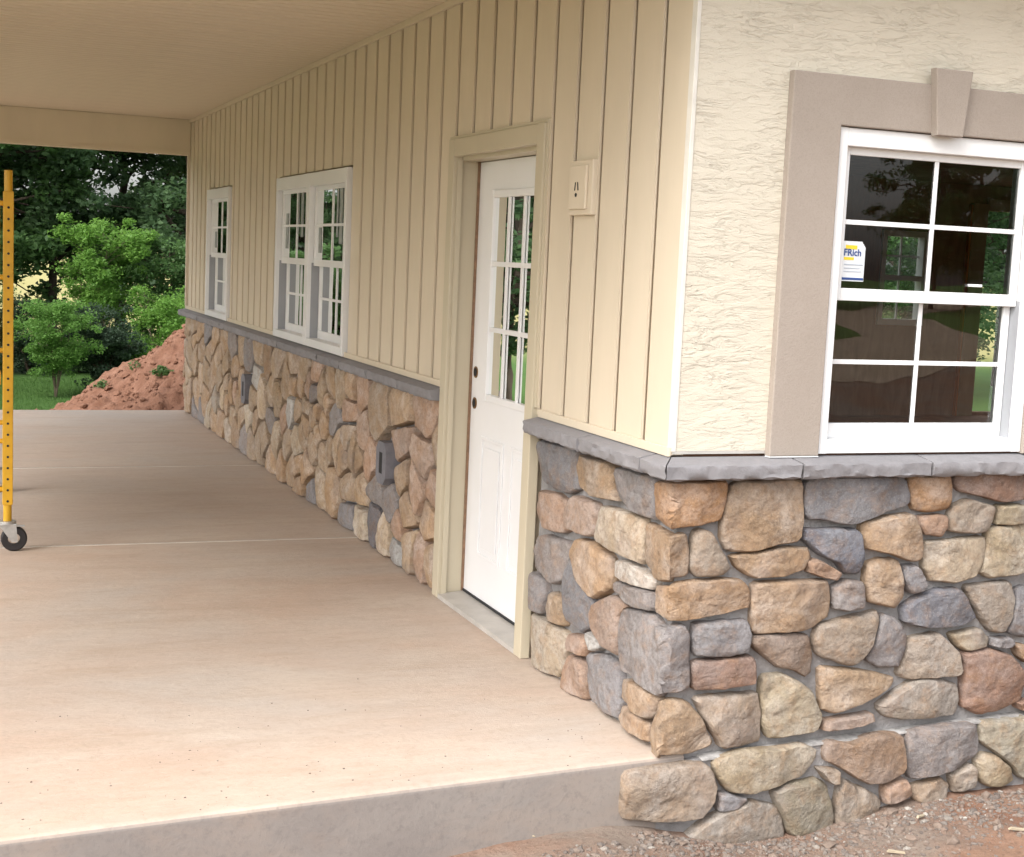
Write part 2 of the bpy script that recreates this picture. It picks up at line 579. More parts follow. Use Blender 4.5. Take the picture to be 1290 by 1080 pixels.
def ground_z(x, y):
    z = -0.245
    # beyond the far end of the house the land falls to the lawn
    z += -1.25*smooth(10.0, 24.0, y)
    if y < 3:
        z += (0.012*mnoise.noise((x*1.7, y*1.7, 0.3)) + 0.012*mnoise.noise((x*7, y*7, 1.3)))*smooth(-9.0, -4.0, y)
        # trough along the wall foot
        z += -0.075*math.exp(-((x-0.38)/0.42)**2)*math.exp(-((y+0.12)/0.5)**2)
        z += 0.05*math.exp(-((x+0.25)/0.35)**2)*math.exp(-((y+0.1)/0.5)**2)
        z += -0.002*max(0.0, -y-3)
    else:
        z += 0.05*mnoise.noise((x*0.25, y*0.25, 0.0))
    return z


def build_ground():
    def axis(spec):
        out = []
        for a, b, st in spec:
            out += list(np.arange(a, b, st))
        return out + [spec[-1][1]]
    xs = axis([(-600, -60, 60), (-60, -12, 4), (-12, -3, 0.5), (-3, 3.2, 0.035), (3.2, 14, 0.8), (14, 80, 6), (80, 600, 60)])
    ys = axis([(-600, -100, 60), (-100, -20, 5), (-20, -3, 0.8), (-3, -1.2, 0.1), (-1.2, 0.1, 0.03), (0.1, 10, 1.4), (10, 32, 0.5), (32, 80, 4), (80, 600, 60)])
    nx, ny = len(xs), len(ys)
    V, cov = [], []
    for y in ys:
        for x in xs:
            V.append((x, y, ground_z(x, y)))
            # bare dirt round the building site, lawn further out
            dx = max(-5.5-x, 0, x-34); dy = max(-24-y, 0, y-13.5)
            g = smooth(0.0, 4.0, math.hypot(dx, dy)+0.8*mnoise.noise((x*.3, y*.3, 5)))
            f = smooth(36, 44, y+2*mnoise.noise((x*.1, y*.1, 2)))
            cov.append((g, f, 0.0, 1.0))
    F = [(j*nx+i, j*nx+i+1, (j+1)*nx+i+1, (j+1)*nx+i) for j in range(ny-1) for i in range(nx-1)]
    o = mesh_obj('ground', V, F, M['ground'], None, True)
    at = o.data.color_attributes.new('cover', 'FLOAT_COLOR', 'POINT')
    at.data.foreach_set('color', [c for q in cov for c in q])
    tag(o, 'bare reddish dirt around the house turning into lawn and a dry field', 'ground', kind='structure')
build_ground()

# ------------------------------------------------------------------ porch floor: three poured bays with joints
porch = mesh_obj('porch_floor', [(-3.98, 0.0, -0.30), (0.08, 0.0, -0.30), (0.08, 10.0, -0.30), (-3.98, 10.0, -0.30),
                                 (-3.98, 0.0, -0.002), (0.08, 0.0, -0.002), (0.08, 10.0, -0.002), (-3.98, 10.0, -0.002)],
                 [(0, 3, 2, 1), (4, 5, 6, 7), (0, 1, 5, 4), (1, 2, 6, 5), (2, 3, 7, 6), (3, 0, 4, 7)],
                 mat_plain('pale_joint_filler', (0.80, 0.75, 0.67), 0.8, 0.1), None)
tag(porch, 'tan dusty concrete porch slab with two pale control joints', 'porch floor', kind='structure')


def slab(x0, x1, ya0, ya1, yb0, yb1, dustiness, name='slab_panel'):
    """concrete bay, front edge from (x0,ya0) to (x1,ya1), back edge (x0,yb0)-(x1,yb1), rounded arris"""
    bm = bmesh.new()
    P = [(x0, ya0), (x1, ya1), (x1, yb1), (x0, yb0)]
    lo = [bm.verts.new((x, y, -0.33)) for x, y in P]
    hi = [bm.verts.new((x, y, 0.0)) for x, y in P]
    bm.faces.new(lo[::-1]); top = bm.faces.new(hi)
    for i in range(4):
        j = (i+1) % 4
        bm.faces.new((lo[i], lo[j], hi[j], hi[i]))
    fe = [e for e in bm.edges if e.verts[0] in hi and e.verts[1] in hi]
    big = [e for e in fe if ya0 < 0 and set(e.verts) == {hi[0], hi[1]}]
    bmesh.ops.bevel(bm, geom=big, offset=0.022, segments=4, profile=0.5, affect='EDGES') if big else None
    me = bpy.data.meshes.new(name); bm.to_mesh(me); bm.free()
    me.materials.append(M['concrete'])
    for p in me.polygons: p.use_smooth = True
    me.set_sharp_from_angle(angle=R(40))
    o = link(bpy.data.objects.new(name, me), porch)
    o.color = (dustiness, 0, 0, 1)
    return o

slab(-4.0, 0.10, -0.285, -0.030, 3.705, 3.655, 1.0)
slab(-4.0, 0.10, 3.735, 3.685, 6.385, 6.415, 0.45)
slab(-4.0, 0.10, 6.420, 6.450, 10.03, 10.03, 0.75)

# ------------------------------------------------------------------ the house
house = empty('house')
tag(house, 'cream sided house with stone base, stucco front and covered concrete porch', 'house')
ZS, ZC, YE = 1.0, 2.795, 10.0          # siding foot, porch ceiling, far end of the wall
XE = 12.0
OPEN_L = [(1.175, 2.24, -0.2, 2.105), (4.075, 5.93, 1.02, 2.085), (7.78, 8.775, 1.02, 2.085)]   # door and windows in the porch wall
OPEN_F = [(0.56, 1.40, 1.025, 2.085), (5.2, 9.2, -0.21, 2.35)]  # second, wide opening is unseen, added to let light into the rooms


def pierced(mb, a0, a1, z0, z1, n0, n1, openings, extra=()):
    """wall slab with rectangular openings, as butted boxes"""
    cuts = sorted({a0, a1, *[c for o in openings for c in o[:2] if a0 < c < a1], *[e for e in extra if a0 < e < a1]})
    for p, q in zip(cuts[:-1], cuts[1:]):
        segs = [(z0, z1)]
        for oa, ob, oz0, oz1 in openings:
            if oa <= p+1e-6 and ob >= q-1e-6:
                ns = []
                for s0, s1 in segs:
                    if oz0 > s0: ns.append((s0, min(oz0, s1)))
                    if oz1 < s1: ns.append((max(oz1, s0), s1))
                segs = [x for x in ns if x[1]-x[0] > 1e-4]
        for s0, s1 in segs:
            mb.box(p, q, n0, n1, s0, s1)
    return mb

# sheathing shell: the brown boards that show inside through the glass
mb = MB(lmap); pierced(mb, 0.13, YE-0.02, -0.2, ZC, 0.06, 0.16, OPEN_L)
wall_core = mb.build('porch_wall', M['board'], house)
mb = MB(fmap); pierced(mb, 0.06, XE, -0.2, ZC, 0.03, 0.13, OPEN_F)
mb.build('front_wall_core', M['board'], house)
mb = MB(lmap); mb.box(0.13, YE-0.02, XE-0.12, XE, -0.25, ZC)
mb.build('side_wall', M['board'], house)
BW = [(7.93, 8.57, 1.05, 2.15), (9.38, 11.6, 0.02, 2.5)]
mb = MB(fmap); pierced(mb, 0.16, XE-0.12, -0.2, ZC, YE-0.14, YE-0.02, BW)
mb.build('rear_wall', M['board'], house)
mb = MB(); mb.box(0.16, XE-0.12, 0.13, YE-0.14, -0.12, -0.02); mb.build('interior_floor', M['board'], house)
mb = MB(); mb.box(0.16, XE-0.12, 0.13, YE-0.14, ZC-0.06, ZC); mb.build('interior_ceiling', M['board'], house)
# lumber post at the rear doorway and the frame of the rear window
mb = MB(); mb.box(9.16, 9.38, YE-0.20, YE-0.141, -0.02, 2.52, 0.004); mb.build('doorway_post', M['lumber'], house)
mb = MB(); mb.box(9.135, 9.159, YE-0.19, YE-0.141, -0.02, 2.50); mb.build('doorway_strip', M['orange'], house)
mb = MB(); mb.box(9.38, 11.6, YE-0.20, YE-0.141, 2.44, 2.58, 0.004); mb.build('doorway_header', M['lumber'], house)
mb = MB(fmap)
for a, b_, c, d in ((7.93, 7.99, 1.05, 2.15), (8.51, 8.57, 1.05, 2.15), (7.99, 8.51, 1.05, 1.12), (7.99, 8.51, 2.08, 2.15), (7.99, 8.51, 1.57, 1.63)):
    mb.box(a, b_, YE-0.17, YE-0.05, c, d)
rw = mb.build('window', M['white'], house)
mb = MB(fmap); mb.box(8.24, 8.26, YE-0.09, YE-0.07, 1.12, 1.57); mb.build('muntin', M['white'], rw)
mb = MB(fmap); mb.box(8.24, 8.26, YE-0.09, YE-0.07, 1.63, 2.08); mb.build('muntin', M['white'], rw)
mb = MB(fmap); mb.box(7.99, 8.51, YE-0.088, YE-0.072, 1.345, 1.365); mb.build('muntin', M['white'], rw)
mb = MB(fmap); mb.box(7.99, 8.51, YE-0.088, YE-0.072, 1.845, 1.865); mb.build('muntin', M['white'], rw)
mesh_obj('pane', [(7.99, YE-0.06, 1.12), (8.51, YE-0.06, 1.12), (8.51, YE-0.06, 2.08), (7.99, YE-0.06, 2.08)], [(0, 1, 2, 3)], M['glass'], rw)

# --- board siding on the porch wall, one panel per object
siding = MB(lmap)
siding.box(0.0, 1.10, -0.012, 0.0, ZS, ZS+0.030, 0.002)
siding.box(2.285, YE, -0.012, 0.0, ZS, ZS+0.030, 0.002)
siding.box(0.0, YE, -0.016, 0.0, ZC-0.034, ZC-0.001, 0.002)
siding.box(YE-0.035, YE+0.012, -0.014, 0.02, ZS+0.031, ZC-0.035, 0.003)
siding_o = siding.build('siding', M['siding'], house)
PITCH_Y = 0.2256
k = 0
while -0.008 + PITCH_Y*k < YE-0.04:
    y0 = 0.002 if k == 0 else -0.010+PITCH_Y*k
    y1 = min(-0.010+PITCH_Y*(k+1), YE-0.036)
    g = 0.020
    op = [(o[0]-0.03, o[1]+0.03, o[2], o[3]+0.03) for o in OPEN_L]
    zz0, zz1 = ZS+0.005, ZC-0.03
    full = [o for o in op if o[0] <= y0 and o[1] >= y1]
    parts = [(zz0, zz1)] if not full else [q for q in ((zz0, full[0][2]), (full[0][3], zz1)) if q[1]-q[0] > 0.01]
    for za, zb in parts:
        mb = MB(lmap)
        oo = [] if full else op
        lip = 0.0 if k == 0 else 0.018
        pierced(mb, y0+lip, y1-g, za, zb, 0.002, 0.045, oo)
        if lip: pierced(mb, y0, y0+lip, za, zb, 0.002, 0.006, oo)
        if lip: pierced(mb, y0+0.002, y0+0.011, max(za, ZS+0.031), min(zb, ZC-0.035), -0.003, 0.0019, oo)
        pierced(mb, y1-g, min(y1+0.0179, YE-0.036), za, zb, 0.036, 0.0455, oo)
        mb.build('siding_panel', M['siding'], siding_o)
    k += 1

# --- porch ceiling, beams, posts, roof
ceil_core = MB(); ceil_core.box(-4.1, 0.03, -0.30, YE+0.25, ZC+0.035, ZC+0.06)
ceil_o = ceil_core.build('porch_ceiling', M['soffit'], house)
def soffit_mesh():
    prof, n, wd = [], 3, 0.305
    for i in range(n):
        b = wd/n*i
        prof += [(b+0.0005, 0.020), (b+0.010, 0.0), (b+wd/n-0.010, 0.0), (b+wd/n-0.0005, 0.016)]
    prof += [(wd-0.0005, 0.03), (0.0005, 0.03)]
    V = [(x, y, z) for x in (-4.08, 0.0) for y, z in prof]
    q = len(prof)
    F = [tuple(range(q)), tuple(range(2*q-1, q-1, -1))] + [(i, i+q, (i+1) % q+q, (i+1) % q) for i in range(q)]
    me = bpy.data.meshes.new('soffit_panel'); me.from_pydata(V, [], F)
    bm = bmesh.new(); bm.from_mesh(me); bmesh.ops.recalc_face_normals(bm, faces=bm.faces); bm.to_mesh(me); bm.free()
    me.materials.append(M['soffit'])
    return me
sm = soffit_mesh()
for i in range(34):
    o = link(bpy.data.objects.new('soffit_panel', sm), ceil_o)
    o.location = (0, -0.29+0.305*i, ZC)
mb = MB(); mb.box(-4.08, -0.001, YE-0.10, YE+0.12, 2.466, ZC-0.002, 0.004)
bo = mb.build('beam', M['soffit'], house)
mb = MB(); mb.box(-4.08, -0.001, YE-0.106, YE-0.101, 2.462, 2.497, 0.001); mb.build('beam_lip', M['soffit'], bo)
mb = MB(); mb.box(-4.08, -3.86, -0.25, YE-0.107, 2.47, ZC-0.002, 0.004); mb.build('beam', M['soffit'], house)
for yy in (0.06, 3.35, 6.65, YE+0.01):
    mb = MB(); mb.box(-4.05, -3.89, yy-0.08, yy+0.08, 0.001, 2.469, 0.006); mb.build('porch_post', M['siding'], house)
mb = MB()
mb.box(0.031, XE+0.35, -0.42, YE+0.3, ZC+0.001, ZC+0.03)
mb.build('eave_soffit', M['soffit'], house)
RV = [(-4.35, -0.50, ZC+0.07), (XE+0.4, -0.50, ZC+0.07), (XE+0.4, YE+0.4, ZC+0.07), (-4.35, YE+0.4, ZC+0.07),
      (-4.35, -0.50, ZC+0.22), (XE+0.4, -0.50, ZC+0.22), (XE+0.4, YE+0.4, ZC+0.22), (-4.35, YE+0.4, ZC+0.22),
      (1.6, 4.95, ZC+2.6), (XE-4.5, 4.95, ZC+2.6)]
mesh_obj('roof', RV, [(0, 3, 2, 1), (0, 1, 5, 4), (1, 2, 6, 5), (2, 3, 7, 6), (3, 0, 4, 7), (4, 5, 9, 8), (5, 6, 9), (6, 7, 8, 9), (7, 4, 8)], M['shingle'], house)

# --- stucco front above the ledge
mb = MB(fmap)
pierced(mb, 0.016, 3.02, ZS+0.018, ZC, 0.0, 0.029, [(0.545, 1.415, 1.0, 2.1)])
pierced(mb, 3.02, XE, -0.3, ZC, 0.0, 0.029, [(5.2, 9.2, -0.31, 2.35)])
stucco = mb.build('stucco_wall', M['stucco'], house)
mb = MB(fmap); mb.box(0.001, 0.0155, -0.003, 0.03, ZS+0.016, ZC, 0.002); mb.build('corner_bead', M['bead'], house)
mb = MB(fmap); mb.box(0.004, 0.352, -0.001, 0.028, ZS+0.008, ZS+0.0175); mb.build('stucco_stop', M['alu'], house)
mb = MB(fmap)
x0, x1, xa, xb, zt = 0.353, 1.607, 0.546, 1.414, 2.262
mb.prism([(x0, 1.002), (xa, 1.002), (xa, 2.10), (xb, 2.10), (xb, 1.002), (x1, 1.002), (x1, zt), (x0, zt)], -0.030, -0.0004)
bm = mb.bm
bmesh.ops.recalc_face_normals(bm, faces=bm.faces)
es = [e for e in bm.edges if all(abs(v.co.y+0.030) < 1e-5 for v in e.verts)]
bmesh.ops.bevel(bm, geom=es, offset=0.004, segments=2, profile=0.5, affect='EDGES')
surround = mb.build('window_surround', M['sand'], house)
mb = MB(fmap)
mb.prism([(0.905, 2.092), (1.013, 2.092), (1.035, 2.312), (0.883, 2.312)], -0.062, -0.0302)
es = [e for e in mb.bm.edges if all(v.co.y < -0.05 for v in e.verts)]
bmesh.ops.bevel(mb.bm, geom=es, offset=0.004, segments=2, profile=0.5, affect='EDGES')
mb.build('keystone', M['sand'], surround)
mb = MB(fmap); mb.box(0.352, 0.545, -0.031, -0.003, 0.998, 1.0015); mb.build('surround_flashing', M['white'], house)

# --- double hung windows
def window(mp, a0, a1, z0, z1, head, jamb, bottom, out=-0.014, n_up=0.018, n_lo=0.046):
    """frame with two sashes, each with a 2 x 2 grille"""
    mb = MB(mp)
    mb.box(a0, a0+jamb, out, 0.10, z0, z1, 0.003)
    mb.box(a1-jamb, a1, out, 0.10, z0, z1, 0.003)
    mb.box(a0+jamb, a1-jamb, out+0.001, 0.10, z1-head, z1-0.001, 0.003)
    mb.box(a0+jamb, a1-jamb, out+0.001, 0.10, z0+0.001, z0+bottom, 0.003)
    wo = mb.build('window', M['white'], house)
    ia, ib, iz0, iz1 = a0+jamb, a1-jamb, z0+bottom, z1-head
    mid = (iz0+iz1)/2
    for ta in (ia, ib-0.004):
        mb = MB(mp); mb.box(ta, ta+0.004, n_up-0.012, 0.098, iz0, mid); mb.build('sash_track', M['jamb'], wo)
    for (s0, s1, n, rail_lo, rail_hi) in ((mid-0.020, iz1, n_up, 0.042, 0.026), (iz0, mid+0.018, n_lo, 0.050, 0.036)):
        st = 0.028
        la, lb = ia+0.006, ib-0.006
        mb = MB(mp)
        mb.box(la, la+st, n, n+0.026, s0, s1, 0.003)
        mb.box(lb-st, lb, n, n+0.026, s0, s1, 0.003)
        mb.box(la+st, lb-st, n+0.001, n+0.025, s0, s0+rail_lo, 0.003)
        mb.box(la+st, lb-st, n+0.001, n+0.025, s1-rail_hi, s1, 0.003)
        so_ = mb.build('sash', M['white'], wo)
        ga, gb, g0, g1 = la+st, lb-st, s0+rail_lo, s1-rail_hi
        mesh_obj('pane', [mp(ga-0.004, n+0.010, g0-0.004), mp(gb+0.004, n+0.010, g0-0.004), mp(gb+0.004, n+0.010, g1+0.004), mp(ga-0.004, n+0.010, g1+0.004)], [(0, 1, 2, 3)], M['glass'], wo)
        cm, zm = (ga+gb)/2, (g0+g1)/2
        mb = MB(mp); mb.box(cm-0.008, cm+0.008, n+0.004, n+0.0095, g0, g1, 0.001); mb.build('muntin', M['white'], wo)
        mb = MB(mp); mb.box(ga, gb, n+0.0045, n+0.009, zm-0.008, zm+0.008, 0.001); mb.build('muntin', M['white'], wo)
    return wo

wf = window(fmap, 0.547, 1.413, 1.006, 2.098, 0.060, 0.040, 0.048)
window(lmap, 4.058, 5.005, 1.003, 2.103, 0.085, 0.045, 0.050, -0.026, 0.012, 0.050)
window(lmap, 5.006, 5.950, 1.003, 2.103, 0.085, 0.045, 0.050, -0.026, 0.012, 0.050)
window(lmap, 7.762, 8.795, 1.003, 2.103, 0.085, 0.050, 0.050, -0.026, 0.012, 0.050)


def strip(mp, parent, a0, a1, z0, z1, n, mat, name='label_strip'):
    mb = MB(mp); mb.box(a0, a1, n, n+0.0008, z0, z1)
    return mb.build(name, mat, parent)

kids = [o for o in house.children if o.name.startswith('window') and 'surround' not in o.name]
wA1, wA2, wB = kids[-3], kids[-2], kids[-1]
for a0, a1, z0, z1 in ((4.30, 4.37, 1.66, 2.0), (4.40, 4.44, 1.70, 2.0), (4.80, 4.87, 1.60, 1.76)):
    strip(lmap, wA1, a0, a1, z0, z1, 0.0195, M['film'])
for a0, a1, z0, z1 in ((5.30, 5.37, 1.70, 2.0), (5.42, 5.46, 1.72, 2.0), (5.74, 5.81, 1.62, 1.86)):
    strip(lmap, wA2, a0, a1, z0, z1, 0.0195, M['film'])
strip(lmap, wB, 8.52, 8.60, 1.60, 1.74, 0.0195, M['film'])

# maker's paper label stuck to the front window
def text_mesh(name, body, size, mat, parent, origin, right=Vector((1, 0, 0)), up=Vector((0, 0, 1))):
    cu = bpy.data.curves.new(name, 'FONT')
    cu.body = body; cu.size = size; cu.offset = size*0.025
    tmp = bpy.data.objects.new(name, cu); COL.objects.link(tmp)
    dg = bpy.context.evaluated_depsgraph_get()
    me = bpy.data.meshes.new_from_object(tmp.evaluated_get(dg))
    bpy.data.objects.remove(tmp)
    for v in me.vertices:
        p = Vector(origin)+right*v.co.x+up*v.co.y
        v.co = p
    me.materials.clear(); me.materials.append(mat)
    return link(bpy.data.objects.new(name, me), parent)

NP = 0.0225
p0, p1 = ray_on(1063, 357, 1, NP), ray_on(1091, 305, 1, NP)
mb = MB(fmap)
a0, a1, z0, z1 = 0.622, p1.x, 1.592, p1.z
mb.prism([(a0, z0), (a1, z0), (a1, z1-0.02), (a1-0.015, z1), (a0, z1)], NP, NP+0.001)
lab = mb.build('paper_label', M['paper'], wf)
hz = z1-z0; wz = a1-a0
def lb(nm, u0, u1, v0, v1, m): strip(fmap, wf, a0+wz*u0, a0+wz*u1, z0+hz*v0, z0+hz*v1, NP-0.0012, M[m], nm)
lb('label_print', 0.10, 0.62, 0.80, 0.90, 'yprint'); lb('label_print', 0.05, 0.50, 0.53, 0.60, 'yprint')
lb('label_print', 0.08, 0.92, 0.40, 0.43, 'greyprint'); lb('label_print', 0.08, 0.80, 0.31, 0.335, 'greyprint')
lb('label_print', 0.08, 0.88, 0.23, 0.255, 'greyprint'); lb('label_print', 0.02, 0.98, 0.03, 0.09, 'blue')
text_mesh('label_lettering', 'FRich', wz*0.36, M['blue'], wf, (a0+wz*0.02, NP-0.0016, z0+hz*0.64))
mb = MB(fmap); mb.box(1.155, 1.205, 0.010, 0.034, 1.590, 1.600, 0.003); mb.build('sash_lock', M['white'], wf)

# --- entry door
mb = MB(lmap)
yo0, yo1, zo = 1.142, 2.277, 2.150
ji0, ji1, jz = 1.205, 2.212, 2.058
for n0, n1, e in ((-0.022, 0.0, 0.0),):
    mb.box(yo0, ji0+0.012, n0, 0.02, 0.002, zo, 0.004)
    mb.box(ji1-0.012, yo1, n0, 0.02, 0.002, zo, 0.004)
    mb.box(ji0+0.012, ji1-0.012, n0+0.001, 0.02, jz+0.012, zo-0.001, 0.004)
# outer back-band
mb.box(yo0-0.014, yo0-0.0005, -0.012, 0.0, ZS+0.032, zo+0.014, 0.002)
mb.box(yo1+0.0005, yo1+0.014, -0.012, 0.0, ZS+0.032, zo+0.014, 0.002)
mb.box(yo0, yo1, -0.012, 0.0, zo+0.0005, zo+0.0135, 0.002)
# raised inner bead
mb.box(ji0+0.014, ji0+0.022, -0.005, 0.0195, 0.003, jz+0.011)
mb.box(ji1-0.022, ji1-0.014, -0.005, 0.0195, 0.003, jz+0.011)
# jambs and head behind
mb.box(ji0-0.03, ji0+0.004, 0.0205, 0.20, 0.002, jz+0.03)
mb.box(ji1-0.004, ji1+0.03, 0.0205, 0.20, 0.002, jz+0.03)
mb.box(ji0+0.004, ji1-0.004, 0.0205, 0.20, jz-0.004, jz+0.03)
frame = mb.build('door_frame', M['trimtan'], house)
mb = MB(lmap); mb.box(ji1-0.012, ji1-0.0045, 0.1, 0.112, 0.03, jz-0.005); mb.box(ji0+0.0045, ji0+0.012, 0.098, 0.112, 0.03, jz-0.005)
mb.build('weatherstrip', M['rust'], frame)
th = mesh_obj('threshold', [(-0.018, ji0+0.014, 0.001), (-0.018, ji1-0.014, 0.001), (-0.018, ji0+0.014, 0.022), (-0.018, ji1-0.014, 0.022),
                            (0.13, ji0+0.005, 0.034), (0.13, ji1-0.005, 0.034), (0.13, ji0+0.005, 0.001), (0.13, ji1-0.005, 0.001)],
              [(0, 2, 3, 1), (2, 4, 5, 3), (4, 6, 7, 5), (0, 1, 7, 6), (0, 6, 4, 2), (1, 3, 5, 7)], M['alu'], frame, recalc=True)
mb = MB(lmap); mb.box(ji0+0.017, ji1-0.017, 0.104, 0.120, 0.0345, 0.044); mb.build('door_sweep', M['slot'], frame)
DY0, DY1, DZ0, DZ1, DN = ji0+0.010, ji1-0.010, 0.042, jz-0.008, 0.112
LY0, LY1, LZ0, LZ1 = 1.425, 1.995, 0.985, 1.900
mb = MB(lmap)
pierced(mb, DY0, DY1, DZ0, DZ1, DN, DN+0.044, [(LY0, LY1, LZ0, LZ1)])
door = mb.build('door', M['door'], house)
mb = MB(lmap)
fb = 0.032
mb.box(LY0-0.018, LY0+fb-0.018, DN-0.014, DN+0.05, LZ0-0.018, LZ1+0.018, 0.004)
mb.box(LY1-fb+0.018, LY1+0.018, DN-0.014, DN+0.05, LZ0-0.018, LZ1+0.018, 0.004)
mb.box(LY0+fb-0.018, LY1-fb+0.018, DN-0.013, DN+0.05, LZ0-0.018, LZ0+fb-0.018, 0.004)
mb.box(LY0+fb-0.018, LY1-fb+0.018, DN-0.013, DN+0.05, LZ1-fb+0.018, LZ1+0.018, 0.004)
mb.build('lite_frame', M['door'], door)
gy0, gy1, gz0, gz1 = LY0+0.014, LY1-0.014, LZ0+0.014, LZ1-0.014
for i in (1, 2):
    c = gy0+(gy1-gy0)*i/3
    mb = MB(lmap); mb.box(c-0.011, c+0.011, DN-0.010, DN-0.001, gz0, gz1, 0.002); mb.build('muntin', M['door'], door)
    c = gz0+(gz1-gz0)*i/3
    mb = MB(lmap); mb.box(gy0, gy1, DN-0.0095, DN-0.0012, c-0.011, c+0.011, 0.002); mb.build('muntin', M['door'], door)
for i in range(3):
    for j in range(3):
        ya, yb = gy0+(gy1-gy0)*i/3, gy0+(gy1-gy0)*(i+1)/3
        za, zb = gz0+(gz1-gz0)*j/3, gz0+(gz1-gz0)*(j+1)/3
        mesh_obj('pane', [lmap(ya, DN+0.001, za), lmap(yb, DN+0.001, za), lmap(yb, DN+0.001, zb), lmap(ya, DN+0.001, zb)], [(0, 1, 2, 3)], M['glass'], door)
mb = MB(lmap)      # pale bag seen hanging behind the top pane
mb.prism([(1.80, 1.78), (1.66, 1.66), (1.60, 1.50), (1.55, 1.62), (1.56, 1.86), (1.76, 1.86)], DN+0.05, DN+0.055)
mb.build('taped_sheet', M['paper'], door)
# two raised lower panels
for ya, yb in ((1.385, 1.665), (1.755, 2.035)):
    mb = MB(lmap)
    za, zb = 0.24, 0.80
    for (p, q, r, s_) in ((ya, ya+0.018, za, zb), (yb-0.018, yb, za, zb), (ya+0.018, yb-0.018, za, za+0.018), (ya+0.018, yb-0.018, zb-0.018, zb)):
        mb.box(p, q, DN-0.0065, DN-0.0002, r, s_, 0.003)
    mb.box(ya+0.045, yb-0.045, DN-0.006, DN-0.0002, za+0.045, zb-0.045, 0.004)
    mb.build('panel', M['door'], door)
for z in (1.085, 0.940):
    mb = MB(); mb.tube((DN-0.004, 2.150, z), (DN-0.0005, 2.150, z), 0.027, seg=24); lk = mb.build('lock_ring', M['brass'], door, True)
    mb = MB(); mb.tube((DN-0.0055, 2.150, z), (DN-0.0041, 2.150, z), 0.019, seg=24); mb.build('lock_bore', M['slot'], lk, True)

# --- siding mount block with three dark knockouts
mb = MB(lmap); mb.box(0.672, 0.872, -0.022, 0.0015, 1.787, 1.987, 0.006); blk = mb.build('mount_block', M['siding'], house)
mb = MB(lmap); mb.box(0.705, 0.855, -0.034, -0.0222, 1.808, 1.966, 0.005); inner = mb.build('block_cover', M['siding'], blk)
mb = MB(lmap)
mb.prism([(0.768, 1.905), (0.776, 1.907), (0.770, 1.876), (0.762, 1.876)], -0.0352, -0.0342)
mb.prism([(0.795, 1.905), (0.787, 1.907), (0.792, 1.876), (0.800, 1.876)], -0.0352, -0.0342)
mb.prism([(0.774, 1.862), (0.780, 1.867), (0.788, 1.867), (0.794, 1.862), (0.790, 1.853), (0.778, 1.853)], -0.0352, -0.0342)
mb.build('knockout', M['slot'], inner)

# ------------------------------------------------------------------ stone veneer
CODE = dict(t=(0.325, 0.225, 0.143), o=(0.29, 0.172, 0.092), g=(0.205, 0.190, 0.190), p=(0.315, 0.215, 0.158), c=(0.37, 0.30, 0.22),
            b=(0.235, 0.160, 0.108), d=(0.145, 0.142, 0.158), r=(0.23, 0.135, 0.094), y=(0.29, 0.237, 0.162), w=(0.42, 0.39, 0.355),
            k=(0.285, 0.228, 0.175), T=(0.405, 0.285, 0.180), P=(0.40, 0.268, 0.188), O=(0.39, 0.262, 0.150), B=(0.335, 0.235, 0.152), C=(0.47, 0.375, 0.268),
            G=(0.255, 0.235, 0.232), W=(0.44, 0.41, 0.37), K=(0.34, 0.275, 0.21), D=(0.18, 0.172, 0.185), R=(0.30, 0.18, 0.12), Y=(0.35, 0.29, 0.20))  # capitals: lightened copies, porch wall brightness put into the stone colour
XB_L, XQ_L, YB_F, YB_B = 0.050, 0.035, -0.004, -0.032      # mortar planes: porch wall, front wall, foundation course
XF_L, YF_F, YF_B = -0.014, -0.055, -0.080     # mean stone faces


def resample(P, n):
    P = [Vector(p) for p in P]
    L = [0.0]
    for i in range(len(P)):
        L.append(L[-1]+(P[(i+1) % len(P)]-P[i]).length)
    out, j = [], 0
    for i in range(n):
        t = L[-1]*i/n
        while L[j+1] < t: j += 1
        a = (t-L[j])/max(L[j+1]-L[j], 1e-9)
        out.append(P[j].lerp(P[(j+1) % len(P)], a))
    return out


def chaikin(P, it=2, c=0.2):
    P = [Vector(p) for p in P]
    for _ in range(it):
        Q = []
        for i in range(len(P)):
            a, b = P[i], P[(i+1) % len(P)]
            Q += [a.lerp(b, c), a.lerp(b, 1-c)]
        P = Q
    return P


